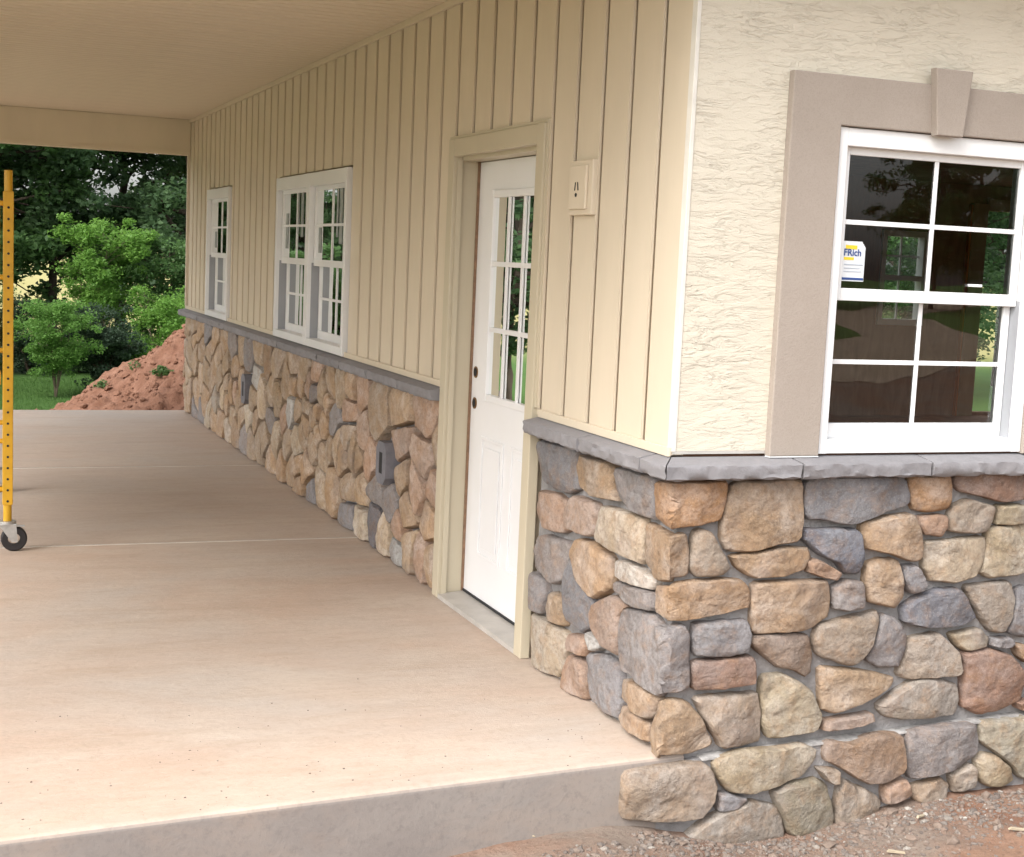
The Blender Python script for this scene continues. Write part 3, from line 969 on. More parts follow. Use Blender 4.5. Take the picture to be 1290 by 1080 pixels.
def stone(poly, code, parent, mp, thick, n=40, fracs=None, shrink=-0.003, name='stone', rnd=0.085):
    """irregular block: outline poly in wall coordinates (s, z); mp(s, d, z) places depth d proud of the mortar"""
    rd = random.Random(hash((round(poly[0][0], 3), round(poly[0][1], 3), len(poly))) & 0xffff)
    P = resample(chaikin(poly, 2, rnd), n)
    cx = sum(p.x for p in P)/n; cz = sum(p.y for p in P)/n
    rad = sum(math.hypot(p.x-cx, p.y-cz) for p in P)/n
    T = thick*rd.uniform(0.88, 1.12)
    planes = []
    for _ in range(5):
        a = rd.uniform(0, 2*math.pi); g = rd.uniform(0.06, 0.42)
        planes.append((math.cos(a)*g, math.sin(a)*g, T*rd.uniform(1.0, 1.15)+g*rad*0.35))
    so = rd.uniform(0, 50)
    if fracs is None:
        fracs = [(0.0, 0.0), (0.010, 0.58), (0.035, 0.74), (0.115, 0.935), (0.150, 0.975), (0.2101, 1.0), (0.36, 1.0), (0.54, 1.0), (0.72, 1.0), (0.87, 1.0)]
    edge = min(1.0, 0.07/max(rad, 0.02))
    V, F = [], []
    def depth(x, z, fr):
        d = T
        for gx, gz, t0 in planes:
            d = min(d, t0+gx*(x-cx)+gz*(z-cz))
        d = max(d, T*0.68)
        nz = mnoise.ridged_multi_fractal((x*9+so, z*12, so), 0.9, 2.1, 4, 1.0, 2.0)-1.0
        nz2 = abs(mnoise.noise((x*24, z*30+so, so)))
        return fr*d + (0.0045*nz - 0.005*nz2)*fr
    for q, (ins, fr) in enumerate(fracs):
        i2 = ins*edge if ins < 0.2 else ins
        for p in P:
            r = math.hypot(p.x-cx, p.y-cz)
            j = 0.0045*mnoise.noise((p.x*24+so, p.y*24, 0.7)) + 0.0025*mnoise.noise((p.x*70, p.y*70+so, 1.7)) - shrink
            sc = (1-i2)*(1+j/max(r, 1e-4))
            x, z = cx+(p.x-cx)*sc, cz+(p.y-cz)*sc
            V.append(Vector(mp(x, depth(x, z, fr), z)))
        if q:
            for i in range(n):
                k2 = (i+1) % n
                F.append(((q-1)*n+i, (q-1)*n+k2, q*n+k2, q*n+i))
    V.append(Vector(mp(cx, depth(cx, cz, 1.0), cz)))
    b = (len(fracs)-1)*n
    for i in range(n):
        F.append((b+i, b+(i+1) % n, len(V)-1))
    cen = sum(V, Vector())/len(V)
    o = mesh_obj(name, [tuple(v-cen) for v in V], F, M['stone'], parent, True, True)
    o.location = cen
    o.data.set_sharp_from_angle(angle=R(26))
    base = CODE[code]
    f = rd.uniform(0.86, 1.12); w_ = rd.uniform(-0.06, 0.06)
    o.color = (min(base[0]*f*(1+w_), 1), base[1]*f, base[2]*f*(1-w_), 1)
    return o


def mp_front(s, d, z):
    return (s, YB_F-d, z)


def mp_found(s, d, z):
    return (s, YB_B-d, z)


def mp_left(s, d, z):
    return (XB_L-d, s, z)


def mp_near(s, d, z):
    return (XQ_L-d, s, z)


def mp_quoin(s, d, z):          # s > 0 along the front, s < 0 along the porch wall, folded at the corner
    if s >= 0:
        return (max(XF_L+s, XQ_L-d), YB_F-d, z)
    return (XQ_L-d, max(YF_F-s, YB_F-d), z)


def px(tile, pts):
    return [(tile[0]+x/5.0, tile[1]+y/5.0) for x, y in pts]

def P5(s):
    v = [float(t) for t in s.replace(',', ' ').split()]
    return list(zip(v[::2], v[1::2]))

A, B, C_, D, E_, F_, G, H = (774, 590), (1032, 590), (774, 770), (1032, 770), (774, 864), (1032, 864), (645, 540), (645, 740)
ZZ = (0, 0)   # coordinates already in photo pixels (times 5)

mb = MB(fmap); mb.box(0.036, 3.02, YB_F, 0.03, -0.33, 0.985)
front_wall = mb.build('stone_wall', M['mortar'], house)
mb = MB(lmap); mb.box(0.03, 1.138, XQ_L, 0.06, -0.02, 0.985)
near_wall = mb.build('stone_wall', M['mortar'], house)
mb = MB(lmap); mb.box(2.279, YE-0.012, XB_L, 0.06, -0.02, 0.985)
far_wall = mb.build('stone_wall', M['mortar'], house)
mb = MB(fmap)
mb.prism([(-0.135, -0.34), (3.02, -0.34), (3.02, 0.02), (1.5, 0.018), (0.15, -0.022), (0.02, -0.03), (-0.10, -0.045), (-0.128, -0.08)], YB_B-0.004, YB_F-0.0005)
found_wall = mb.build('foundation_course', M['mortar'], house)
# galvanised weep screed between the two courses
wsv = []
for x, z in ((0.16, -0.016), (0.6, -0.002), (1.05, 0.012), (1.525, 0.027), (3.02, 0.030)):
    wsv += [(x, -0.006, z-0.007), (x, -0.047, z-0.009), (x, -0.047, z-0.002), (x, -0.006, z+0.002)]
wsf = [(i*4+a, i*4+b, i*4+4+b, i*4+4+a) for i in range(4) for a, b in ((0, 1), (1, 2), (2, 3), (3, 0))] + [(0, 1, 2, 3), (16, 17, 18, 19)]
mesh_obj('weep_screed', wsv, wsf, M['screed'], house, False, True)

FRONT = [
 (A, 't', '775 90 1225 75 1215 300 1195 465 1010 500 850 540 740 535 700 450 720 280'),
 (A, 'k', '560 395 640 410 680 490 755 640 700 680 540 695 505 650 510 520 530 420'),
 (A, 't', '755 560 930 545 1080 510 1240 510 1265 560 1230 650 1050 695 890 700 800 640'),
 (A, 't', '897 730 1100 722 1378 717 1380 945 1234 1030 892 1061 890 900'),
 (C_, 'g', '530 90 860 65 880 150 860 270 720 295 530 295 515 200'),
 (C_, 'r', '515 330 880 290 905 330 905 465 700 490 520 515'),
 (C_, 'b', '870 210 900 170 1100 155 1255 165 1275 300 1265 405 1225 430 1150 380 1060 365 950 290'),
 (C_, 'k', '520 560 700 545 920 525 945 620 945 830 800 870 690 870 620 740'),
 (C_, 'y', '957 419 1100 414 1258 503 1330 671 1294 768 993 816 957 732 945 539'),
 (B, 'g', '-50 75 100 60 570 55 605 180 600 240 420 290 260 350 180 360 40 330 -55 330 -65 200'),
 (B, 'o', '600 60 860 45 870 130 855 265 730 285 625 275 605 170'),
 (B, 'r', '890 45 1100 30 1330 25 1330 200 1180 220 1040 185 920 160 880 100'),
 (B, 't', '295 345 430 320 610 290 655 380 680 480 670 580 600 595 470 545 320 520 290 430'),
 (B, 'p', '665 310 830 305 830 380 800 445 740 430 690 425 660 360'),
 (B, 'k', '870 250 970 205 1135 245 1125 340 1075 405 950 415 830 405'),
 (B, 'y', '1150 240 1330 235 1330 350 1200 365 1145 360'),
 (B, 'd', '-80 392 280 392 305 572 269 680 185 668 125 595 15 548 -70 464'),
 (B, 'c', '700 470 860 465 1070 435 1085 490 1060 600 1000 690 900 730 740 725 690 640 690 540'),
 (B, 'y', '1090 390 1290 365 1340 370 1340 660 1250 680 1100 700 1035 670 1080 520'),
 (B, 't', '320 610 420 580 530 590 555 740 560 830 500 890 420 870 320 845'),
 (B, 'g', '560 620 640 620 690 740 680 780 600 800 560 700'),
 (B, 'p', '-45 595 15 585 160 668 135 720 -45 668'),
 (B, 'g', '110 760 200 715 295 725 295 890 180 910 115 895'),
 (B, 'd', '550 890 640 825 780 775 905 765 960 840 1020 950 960 990 700 1015 560 985'),
 (B, 'k', '940 750 1240 720 1255 850 1225 980 1190 1050 1110 1045 1050 960'),
 (B, 'g', '1275 770 1340 750 1340 1085 1215 1050 1245 900'),
 (D, 'k', '30 95 180 65 395 5 405 60 330 240 240 360 150 335 15 290 -10 200'),
 (D, 'g', '425 30 500 50 560 130 570 230 520 360 410 370 330 330 360 220'),
 (D, 'k', '590 180 780 150 830 190 900 270 925 380 900 420 740 425 600 440 520 425 560 300'),
 (D, 'y', '855 155 1040 120 1095 180 1080 230 950 255 900 240'),
 (D, 'g', '1110 180 1230 175 1245 210 1220 235 1105 230'),
 (D, 'r', '925 265 1100 250 1220 275 1290 360 1330 450 1290 570 1150 640 1020 665 930 610 930 400'),
 (D, 't', '30 365 200 380 400 405 510 435 480 490 300 590 120 660 40 630'),
 (D, 'k', '390 620 480 540 620 450 760 435 905 475 910 580 880 670 740 680 560 695 440 680'),
 (D, 'p', '45 700 200 680 350 650 370 690 280 725 40 765'),
 (D, 'o', '1250 220 1340 230 1340 340 1290 310'),
 (D, 'r', '1260 580 1340 570 1340 640 1280 625'),
]
FOUND = [
 (E_, 'k', '75 560 200 540 420 510 600 500 630 560 655 650 640 740 560 840 340 870 90 865 55 820'),
 (E_, 'y', '640 490 800 430 1040 410 1220 380 1300 420 1290 480 1200 590 1040 640 880 690 740 680 660 590'),
 (E_, 'g', '668 680 860 720 780 770 670 800'),
 (E_, 'k', '440 985 560 880 720 790 880 740 1040 770 1070 830 1095 960 980 1000 840 1020 700 1075 560 1090 450 1050'),
 (E_, 'y', '1005 680 1100 640 1290 600 1360 630 1400 830 1385 945 1180 965 1110 950 1080 850'),
 (F_, 'b', '75 360 230 375 330 330 480 310 550 320 555 540 430 615 300 625 180 540 50 480'),
 (F_, 'g', '590 300 800 265 1000 245 1028 330 1020 440 900 520 740 570 600 605 570 560 575 380'),
 (F_, 'y', '1050 240 1180 230 1340 210 1340 600 1280 590 1230 510 1130 430 1040 370'),
 (F_, 'k', '5 530 130 540 130 620 90 630'),
 (F_, 'k', '160 600 280 650 400 720 410 770 370 850 240 925 120 910 125 760'),
 (F_, 'p', '420 640 560 590 595 700 430 765'),
 (F_, 'k', '610 640 780 590 845 640 810 740 650 755 600 700'),
 (F_, 'k', '845 570 985 500 1010 530 1012 655 870 685'),
 (F_, 'y', '1010 480 1060 440 1130 450 1220 520 1255 610 1180 640 1080 645 1020 590'),
]
NEAR = [
 (G, 'g', '150 65 390 140 375 200 390 380 320 415 170 340 145 230'),
 (G, 't', '390 160 625 230 620 400 650 460 500 430 400 375 380 250'),
 (G, 'g', '640 235 880 310 885 470 870 580 780 540 660 470 630 380'),
 (G, 'p', '140 390 240 410 320 470 320 640 280 665 150 620 120 520'),
 (G, 'p', '350 420 490 470 505 510 490 690 330 630 320 540'),
 (G, 'c', '530 480 800 570 790 640 800 860 660 800 500 710 510 600'),
 (G, 'g', '165 665 320 715 345 760 290 960 240 985 140 880 130 760'),
 (H, 'g', '90 -100 170 -50 185 40 155 170 100 140 85 0'),
 (H, 'g', '340 -190 400 -80 480 110 470 250 400 290 320 200 300 0'),
 (G, 't', '375 690 480 720 590 810 600 920 590 1020 480 1080 400 950 360 780'),
 (G, 'w', '610 830 680 830 850 930 870 965 850 1020 700 970 610 930'),
 (H, 'g', '610 -40 850 30 855 150 760 130 680 70 600 20'),
 (H, 't', '205 30 280 50 300 110 290 250 200 210 175 130'),
 (H, 'p', '490 110 600 50 680 90 690 125 650 180 640 440 560 380 500 280 475 180'),
 (H, 'c', '95 160 200 220 310 290 315 380 290 530 250 570 110 490 90 300'),
 (H, 'p', '330 290 430 310 460 370 440 440 330 390 320 330'),
 (H, 'w', '460 280 520 320 525 390 490 400 455 350'),
 (H, 'p', '340 420 430 470 440 600 430 715 300 640 310 520'),
 (H, 'g', '450 410 560 430 640 490 645 600 640 830 560 800 460 710 440 550'),
 (H, 't', '665 575 780 620 890 700 850 830 800 820 660 705'),
 (H, 't', '660 745 740 790 845 870 835 980 720 910 635 830'),
]
QUOIN = [   # with the photo x of the corner arris
 (A, 'o', '245 80 350 88 740 85 735 200 700 335 560 365 370 385 300 365 245 310', 352),
 (A, 't', '155 335 322 428 480 420 500 520 490 690 325 715 240 705 160 610', 325),
 (A, 't', '215 735 380 745 540 725 740 705 830 720 880 770 880 890 700 930 378 970 215 905', 378),
 (H, 'g', '660 135 740 140 850 180 900 250 1000 257 1110 250 1140 310 1145 655 1060 680 960 695 900 690 760 590 650 520 640 440 640 230', 980),
 (C_, 't', '255 560 350 575 490 590 560 680 650 850 500 910 340 962 300 955 205 905 200 790 225 660', 345),
]
for tile, c, s in FRONT:
    q = [ray_on(u, v, 1, YF_F) for u, v in px(tile, P5(s))]
    stone([(p.x, p.z) for p in q], c, front_wall, mp_front, 0.054)
for tile, c, s in FOUND:
    q = [ray_on(u, v, 1, YF_B) for u, v in px(tile, P5(s))]
    stone([(p.x, p.z) for p in q], c, found_wall, mp_found, 0.054)
for tile, c, s in NEAR:
    q = [ray_on(u, v, 0, XF_L) for u, v in px(tile, P5(s))]
    stone([(p.y, p.z) for p in q], c, near_wall, mp_near, 0.052)
for tile, c, s, cu in QUOIN:
    poly = []
    for (u, v), (x5, _) in zip(px(tile, P5(s)), P5(s)):
        uc = tile[0]+cu/5.0
        if x5 >= cu:
            p = ray_on(u, v, 1, YF_F); poly.append((max(p.x-XF_L, 0.0), p.z))
        else:
            p = ray_on(u, v, 0, XF_L); poly.append((-max(p.y-YF_F, 0.0), p.z))
    # the arris seen in the photo is the fold itself
    stone(poly, c, front_wall, mp_quoin, 0.050, n=56, name='corner_stone')


def clip_half(poly, px_, pz_, nx, nz):
    out = []
    for i in range(len(poly)):
        a, b = poly[i], poly[(i+1) % len(poly)]
        da = (a[0]-px_)*nx+(a[1]-pz_)*nz; db = (b[0]-px_)*nx+(b[1]-pz_)*nz
        if da <= 0: out.append(a)
        if da*db < 0:
            t = da/(da-db); out.append((a[0]+(b[0]-a[0])*t, a[1]+(b[1]-a[1])*t))
    return out


def cells(seeds, a0, a1, z0, z1, gap):
    """Voronoi cells of the stone centres, clipped to the wall and pulled in by the joint"""
    res = []
    for i, (a, z, c) in enumerate(seeds):
        poly = [(a0, z0), (a1, z0), (a1, z1), (a0, z1)]
        for j, (b, y, c2) in enumerate(seeds):
            if i == j or abs(a-b) > 1.6: continue
            d = math.hypot(b-a, y-z)
            if d < 1e-4: continue
            nx, nz = (b-a)/d, (y-z)/d
            poly = clip_half(poly, (a+b)/2-nx*gap/2, (z+y)/2-nz*gap/2, nx, nz)
            if len(poly) < 3: break
        if len(poly) >= 3: res.append((poly, c))
    return res

FAR = {
 (224, 390): '95 170 t 185 220 t 270 250 t 360 310 g 470 370 t 565 430 t 680 450 g 775 450 t 880 560 g 985 540 t 1110 650 b 1240 650 t 65 450 t 190 400 t 280 500 t 375 540 t 495 600 t 140 560 t 205 600 t 120 780 t 55 780 t 270 830 t 355 780 t 430 830 t 510 850 t 590 720 o 700 760 o 970 830 w 600 950 t 700 1000 p 780 1020 o',
 (224, 480): '70 130 t 140 180 t 220 170 t 330 240 t 455 210 k 540 230 c 600 230 t 665 170 t 750 260 t 945 250 t 1045 200 c 1150 170 t 1240 230 o 100 310 t 185 370 g 285 430 g 380 500 c 430 470 t 530 500 t 655 440 t 770 460 t 865 440 c 960 500 t 1140 490 g 620 650 c 700 680 b 810 720 g 910 790 t 1000 760 t 1100 740 t 1230 740 c',
 (320, 420): '470 380 t 620 450 t 760 480 p 950 600 t 1090 640 t 1180 660 t 380 600 t 470 690 t 560 690 t 660 700 p 750 770 g 870 800 t 460 920 w 540 930 t 640 930 t 760 1010 t 900 880 t 960 1130 g',
 (320, 520): '350 140 p 630 120 t 740 80 t 850 120 t 1160 290 k 385 390 t 520 380 c 580 270 t 720 400 t 770 280 t 820 560 t 930 470 t 1010 480 t 1100 600 t 1230 520 t 170 600 t 320 660 t 440 720 t 540 700 t 650 720 t 550 900 t 790 830 c 960 880 o 680 1020 g',
 (430, 460): '220 400 p 450 620 b 710 560 t 1040 650 p 60 580 p 250 820 p 720 1000 p',
 (430, 560): '170 180 t 350 220 p 545 230 X 1000 180 p 1200 150 t 750 420 t 920 520 p 1130 580 p 30 550 t 200 560 o 400 590 g 590 780 g 800 800 t 1070 950 t 380 930 d 190 980 c 30 900 g',
 (430, 650): '510 250 c 670 180 p 650 420 w 830 460 t 960 590 p 1110 620 t',
}
seeds = []
for (x0, y0), s in FAR.items():
    tk = s.split()
    for i in range(0, len(tk), 3):
        p = ray_on(x0+float(tk[i])/10, y0+float(tk[i+1])/10, 0, XF_L)
        seeds.append((p.y, p.z, tk[i+2]))
p = ray_on(310, 491, 0, XF_L); seeds.append((p.y, p.z, 'X'))
FR2 = [(0.0, 0.0), (0.02, 0.66), (0.12, 0.93), (0.24, 1.0), (0.55, 1.0)]
for poly, c in cells(seeds, 2.286, YE-0.005, 0.004, 0.93, 0.017):
    if c == 'X': continue
    stone(poly, c.upper(), far_wall, mp_left, 0.070, n=22, fracs=FR2, shrink=-0.001)  # capital colour set paints this wall's stronger light into the stones
# the front wall goes on past the frame
rs = random.Random(5)
sd2 = [(1.63+0.17*i+rs.uniform(-.05, .05), 0.12+0.145*j+rs.uniform(-.045, .045), rs.choice('ttkgypcbr')) for i in range(9) for j in range(6)]
for poly, c in cells(sd2, 1.546, 3.02, 0.045, 0.93, 0.014):
    stone(poly, c, front_wall, mp_front, 0.050, n=22, fracs=FR2, shrink=-0.001)
sd2 = [(1.64+0.2*i+rs.uniform(-.05, .05), -0.08-0.12*j+rs.uniform(-.03, .03), rs.choice('kkgyb')) for i in range(7) for j in range(2)]
for poly, c in cells(sd2, 1.546, 3.02, -0.27, 0.01, 0.014):
    stone(poly, c, found_wall, mp_found, 0.050, n=22, fracs=FR2, shrink=-0.001)

# grey outlet stones let into the far wall
def outlet_stone(u, v, hw, hh):
    p = ray_on(u, v, 0, -0.03)
    mb = MB(lmap)
    c = hw*0.45
    pts = [(p.y-hw, p.z-hh+c), (p.y-hw+c, p.z-hh), (p.y+hw-c, p.z-hh), (p.y+hw, p.z-hh+c), (p.y+hw, p.z+hh-c), (p.y+hw-c, p.z+hh), (p.y-hw+c, p.z+hh), (p.y-hw, p.z+hh-c)]
    mb.prism(pts, -0.052, 0.049)
    o = mb.build('outlet_stone', M['block'], far_wall)
    mb = MB(lmap); mb.box(p.y-hw*0.30, p.y+hw*0.30, -0.0532, -0.0522, p.z-hh*0.50, p.z+hh*0.50)
    mb.build('outlet_slot', M['slot'], o)
outlet_stone(484.5, 583, 0.088, 0.112)
outlet_stone(309.5, 490, 0.080, 0.112)

# --- capstone ledge
def cap(mp, a0, a1, nf, parent, m0=None, m1=None, seed=0, back=0.0):
    prof = [(back, 0.999), (nf+0.006, 0.985), (nf+0.001, 0.981), (nf+0.001, 0.967), (nf+0.002, 0.952), (nf+0.003, 0.941), (nf+0.012, 0.934), (back, 0.934)]
    ns = max(3, int((a1-a0)/0.016))
    V, F = [], []
    q = len(prof)
    for i in range(ns+1):
        t = i/ns
        for j, (n, z) in enumerate(prof):
            e0 = m0(n) if m0 else a0+0.0055
            e1 = m1(n) if m1 else a1-0.0055
            a = e0+(e1-e0)*t
            if 2 <= j <= 6:
                w1 = mnoise.noise((a*20+seed, z*38, seed*1.7)); w2 = mnoise.noise((a*55, z*80+seed, seed))
                n += 0.011*w1*(1.0 if j > 2 else 0.15)+0.006*w2*(1.0 if j > 2 else 0.3)
                z += 0.006*mnoise.noise((a*26, seed+j, 0.2))
            elif j == 1:
                z += 0.0025*mnoise.noise((a*14, seed, 3.1))
            V.append(mp(a, n, z))
    for i in range(ns):
        for j in range(q):
            k2 = (j+1) % q
            F.append((i*q+j, i*q+k2, (i+1)*q+k2, (i+1)*q+j))
    F += [tuple(range(q)), tuple(range(ns*q+q-1, ns*q-1, -1))]
    o = mesh_obj('capstone', V, F, M['cap'], parent, True, True)
    o.data.set_sharp_from_angle(angle=R(36))
    return o

mb = MB()
mb.box(0.0005, 0.033, 0.03, 1.10, 0.936, 0.984); mb.box(0.0005, 0.033, 2.29, YE, 0.936, 0.984); mb.box(0.036, 3.02, -0.0035, 0.028, 0.9855, 0.996)
ledge = mb.build('ledge', M['mortar'], house)
jl = [2.276, 2.826, 3.372, 3.940, 4.49, 5.05, 5.607, 6.165, 6.69, 7.251, 7.82, 8.412, 8.96, 9.51, 10.06]
for i, (a, b_) in enumerate(zip(jl[:-1], jl[1:])):
    cap(lmap, a, b_, -0.070, ledge, seed=3.1*i+1, back=0.0005)
cap(lmap, 0.585, 1.118, -0.070, ledge, seed=71.0, back=0.0005)
cap(lmap, 0.087, 0.585, -0.070, ledge, seed=75.0, back=0.0005)
cap(lmap, 0.0, 0.087, -0.070, ledge, m0=lambda n: n/0.70+0.003, seed=79.0, back=0.0005)
jf = [0.0, 0.445, 0.968, 1.495, 2.02, 2.55, 3.02]
for i, (a, b_) in enumerate(zip(jf[:-1], jf[1:])):
    cap(fmap, a, b_, -0.100, ledge, m0=(lambda n: n*0.70+0.003) if i == 0 else None, seed=90+2.7*i, back=-0.0005)

# ------------------------------------------------------------------ rolling scaffold
sp = ray_on(17, 694, 2, 0.0)
scaf = empty('scaffold', (sp.x-0.03, sp.y, 0.0))
tag(scaf, 'yellow steel rolling scaffold with peg holes standing on the porch slab', 'scaffold')

def scaffold_end(yy):
    for xx, vis in ((0.0, True), (-0.74, False)):
        mb = MB(); mb.box(xx-0.025, xx+0.025, yy-0.025, yy+0.025, 0.245, 1.84, 0.004)
        p = mb.build('post', M['yellow'], scaf)
        mb = MB(); mb.tube((xx, yy, 1.838), (xx, yy, 1.945), 0.0205, seg=20); mb.build('spigot', M['yellow'], p, True)
        mb = MB(); mb.tube((xx, yy, 0.16), (xx, yy, 0.246), 0.021, seg=20); mb.build('caster_stem', M['yellow'], p, True)
        mb = MB()
        for i in range(27):
            z = 1.76-0.0575*i
            mb.tube((xx, yy-0.0255, z), (xx, yy-0.0262, z), 0.0065, seg=10)
            mb.tube((xx+0.0255, yy, z), (xx+0.0262, yy, z), 0.0065, seg=10)
        tag(mb.build('peg_hole_discs', M['slot'], p), kind='stuff')  # raised dark discs, the shade inside the holes put into their colour
        # swivel caster
        mb = MB()
        mb.tube((xx, yy, 0.146), (xx, yy, 0.160), 0.042, seg=24)
        mb.box(xx-0.045, xx+0.045, yy-0.030, yy+0.030, 0.134, 0.146, 0.003)
        for s in (-1, 1):
            mb.prism([(xx-0.040, 0.138), (xx+0.042, 0.138), (xx+0.050, 0.050), (xx+0.020, 0.050)], yy+s*0.026-0.002, yy+s*0.026+0.002)
        mb.box(xx+0.03, xx+0.085, yy-0.012, yy+0.012, 0.128, 0.134, 0.002)
        c = mb.build('caster_fork', M['steel'], scaf)
        wx, wz = xx+0.032, 0.0655
        mb = MB()
        prof = [(0.065, -0.012), (0.0655, 0.0), (0.065, 0.012), (0.058, 0.019), (0.03, 0.019), (0.03, -0.019), (0.058, -0.019)]
        bm = mb.bm; seg = 36
        rings = [[bm.verts.new((wx+r*math.cos(2*math.pi*i/seg), yy+t, wz+r*math.sin(2*math.pi*i/seg))) for r, t in prof] for i in range(seg)]
        for i in range(seg):
            for j in range(len(prof)):
                k2 = (j+1) % len(prof)
                bm.faces.new((rings[i][j], rings[(i+1) % seg][j], rings[(i+1) % seg][k2], rings[i][k2]))
        wl = mb.build('caster_wheel', M['rubber'], scaf, True)
        mb = MB(); mb.tube((wx, yy-0.030, wz), (wx, yy+0.030, wz), 0.009, seg=12); mb.build('axle', M['steel'], wl, True)
    for z in (1.78, 1.41, 1.04, 0.67, 0.575, 0.325):
        mb = MB(); mb.tube((-0.715, yy, z), (-0.025, yy, z), 0.013, seg=14); mb.build('rung', M['yellow'], scaf, True)
scaffold_end(0.0)
scaffold_end(1.83)
for xx in (-0.0, -0.74):
    mb = MB(); mb.box(xx-0.018-0.05, xx+0.018-0.05, 0.03, 1.80, 0.86, 0.93, 0.003); mb.build('side_rail', M['yellow'], scaf)
mb = MB(); mb.box(-0.70, -0.071, 0.03, 1.80, 0.931, 0.952, 0.002); mb.build('platform', M['ply'], scaf)

# ------------------------------------------------------------------ red clay heap behind the porch
def heap_z(x, y):
    r = math.hypot(x-2.6, (y-13.6)*0.9)
    h = 0.29+(2.4-r)*0.68
    h = min(h, 1.25+0.12*(h-1.25)) if h > 1.25 else h
    n = mnoise.fractal((x*1.3, y*1.3, 4.0), 0.9, 2.0, 4)*0.12
    n += -abs(mnoise.noise((x*4.3, y*4.3, 8.0)))*0.11 + mnoise.noise((x*9, y*9, 2.0))*0.05 + mnoise.noise((x*19, y*19, 2.0))*0.035
    return h+n

heap_n = 190
hx = np.linspace(-1.9, 4.6, heap_n); hy = np.linspace(10.08, 16.8, heap_n)
V = [(x, y, max(heap_z(x, y), ground_z(x, y)-0.12)) for y in hy for x in hx]
F = [(j*heap_n+i, j*heap_n+i+1, (j+1)*heap_n+i+1, (j+1)*heap_n+i) for j in range(heap_n-1) for i in range(heap_n-1)]
heap = mesh_obj('dirt_heap', V, F, M['soil'], None, True)
tag(heap, 'heap of loose red clay soil behind the far end of the porch', 'dirt heap')


def rocks(n, place, size, seed):
    """many small irregular lumps in one mesh"""
    rr = np.random.default_rng(seed)
    bm = bmesh.new(); bmesh.ops.create_icosphere(bm, subdivisions=1, radius=1.0)
    base = np.array([v.co[:] for v in bm.verts]); fc = np.array([[v.index for v in f.verts] for f in bm.faces]); bm.free()
    VV, FF = [], []
    for i in range(n):
        p = place(rr)
        s = size(rr)
        b = base*(1+rr.normal(0, 0.17, (len(base), 1)))*np.array([s*rr.uniform(0.8, 1.4), s*rr.uniform(0.7, 1.2), s*rr.uniform(0.45, 0.85)])
        a = rr.uniform(0, 6.28); c_, s_ = math.cos(a), math.sin(a)
        b = b@np.array([[c_, s_, 0], [-s_, c_, 0], [0, 0, 1]])
        VV.append(b+np.array(p)); FF.append(fc+i*len(base))
    return np.concatenate(VV), np.concatenate(FF)

def clod_place(rr):
    x, y = rr.uniform(-1.6, 2.5), rr.uniform(10.2, 14.5)
    return (x, y, max(heap_z(x, y), ground_z(x, y))+0.005)
cv, cf = rocks(2600, clod_place, lambda rr: 0.008+0.045*rr.random()**4, 21)
clods = mesh_obj('clods', cv.tolist(), cf.tolist(), M['soil'], heap)
tag(clods, kind='stuff')

# ------------------------------------------------------------------ rubble at the wall foot
def peb_place(rr):
    while True:
        x = rr.uniform(-1.2, 2.2); y = -0.05-abs(rr.normal(0, 0.20))
        if x < -0.13 and y > -0.17+0.06*x: continue
        if x >= -0.13 and y > -0.085: continue
        return (x, y, ground_z(x, y)+0.001)
pv, pf = rocks(12000, peb_place, lambda rr: 0.0016+0.012*rr.random()**7.0, 5)
gravel = mesh_obj('gravel', pv.tolist(), pf.tolist(), M['pebble'])
tag(gravel, 'loose gravel and mortar crumbs strewn along the wall foot', 'gravel', kind='stuff')
def crumb_place(rr):
    x = rr.uniform(-2.6, -0.03); y = -0.02+0.05*x+abs(rr.normal(0, 0.5))
    return (x, y, 0.0005)
kv, kf = rocks(420, crumb_place, lambda rr: 0.0007+0.0034*rr.random()**4, 15)
tag(mesh_obj('mortar_crumbs', kv.tolist(), kf.tolist(), M['pebble']), 'tiny mortar and dirt crumbs scattered on the porch slab', 'crumbs', kind='stuff')
rr = np.random.default_rng(9)
spots = [(1045, 1062), (1115, 1045), (1130, 1055), (1150, 1065), (1090, 1050), (1105, 1022), (1180, 1055), (1240, 1020), (1285, 1012), (1062, 1040),
         (920, 1062), (1010, 1060), (860, 1075), (1030, 1075), (1200, 1075), (830, 1062), (800, 1058), (1255, 1055), (1165, 1028), (975, 1075)]
for i, (u, v) in enumerate(spots):
    p = ray_on(u, v, 2, -0.29)
    if p.y > -0.09: p.y = -0.10
    z = ground_z(p.x, p.y)
    s = rr.uniform(0.012, 0.024)
    rv, rf = rocks(1, lambda q: (0, 0, 0), lambda q: s, 100+i)
    o = mesh_obj('rubble_piece', rv.tolist(), rf.tolist(), M['pebble'])
    o.location = (p.x, p.y, z+s*0.25)
    tag(o, 'pale broken stone chip lying on the dirt at the wall foot', 'rubble', 'rubble chips at the wall foot')
for i, (u, v, a, L_) in enumerate([(690, 1060, 0.1, 0.11), (660, 1064, -0.25, 0.07), (700, 1052, 0.9, 0.04), (1130, 1060, -0.5, 0.06), (1285, 1048, -0.4, 0.08), (1160, 1026, 0.3, 0.04)]):
    p = ray_on(u, v, 2, -0.24)
    z = ground_z(p.x, p.y)
    mb = MB(); mb.prism([(-L_/2, -0.003), (L_/2, -0.001), (L_/2*0.9, 0.004), (-L_/2*0.8, 0.005)], -0.004, 0.004)
    o = mb.build('wood_splinter', M['straw'])
    o.location = (p.x, p.y, z+0.010); o.rotation_euler = (0.2, 0.05, a)
    tag(o, 'thin pale wood splinter lying on the dirt', 'splinter', 'splinters on the dirt')

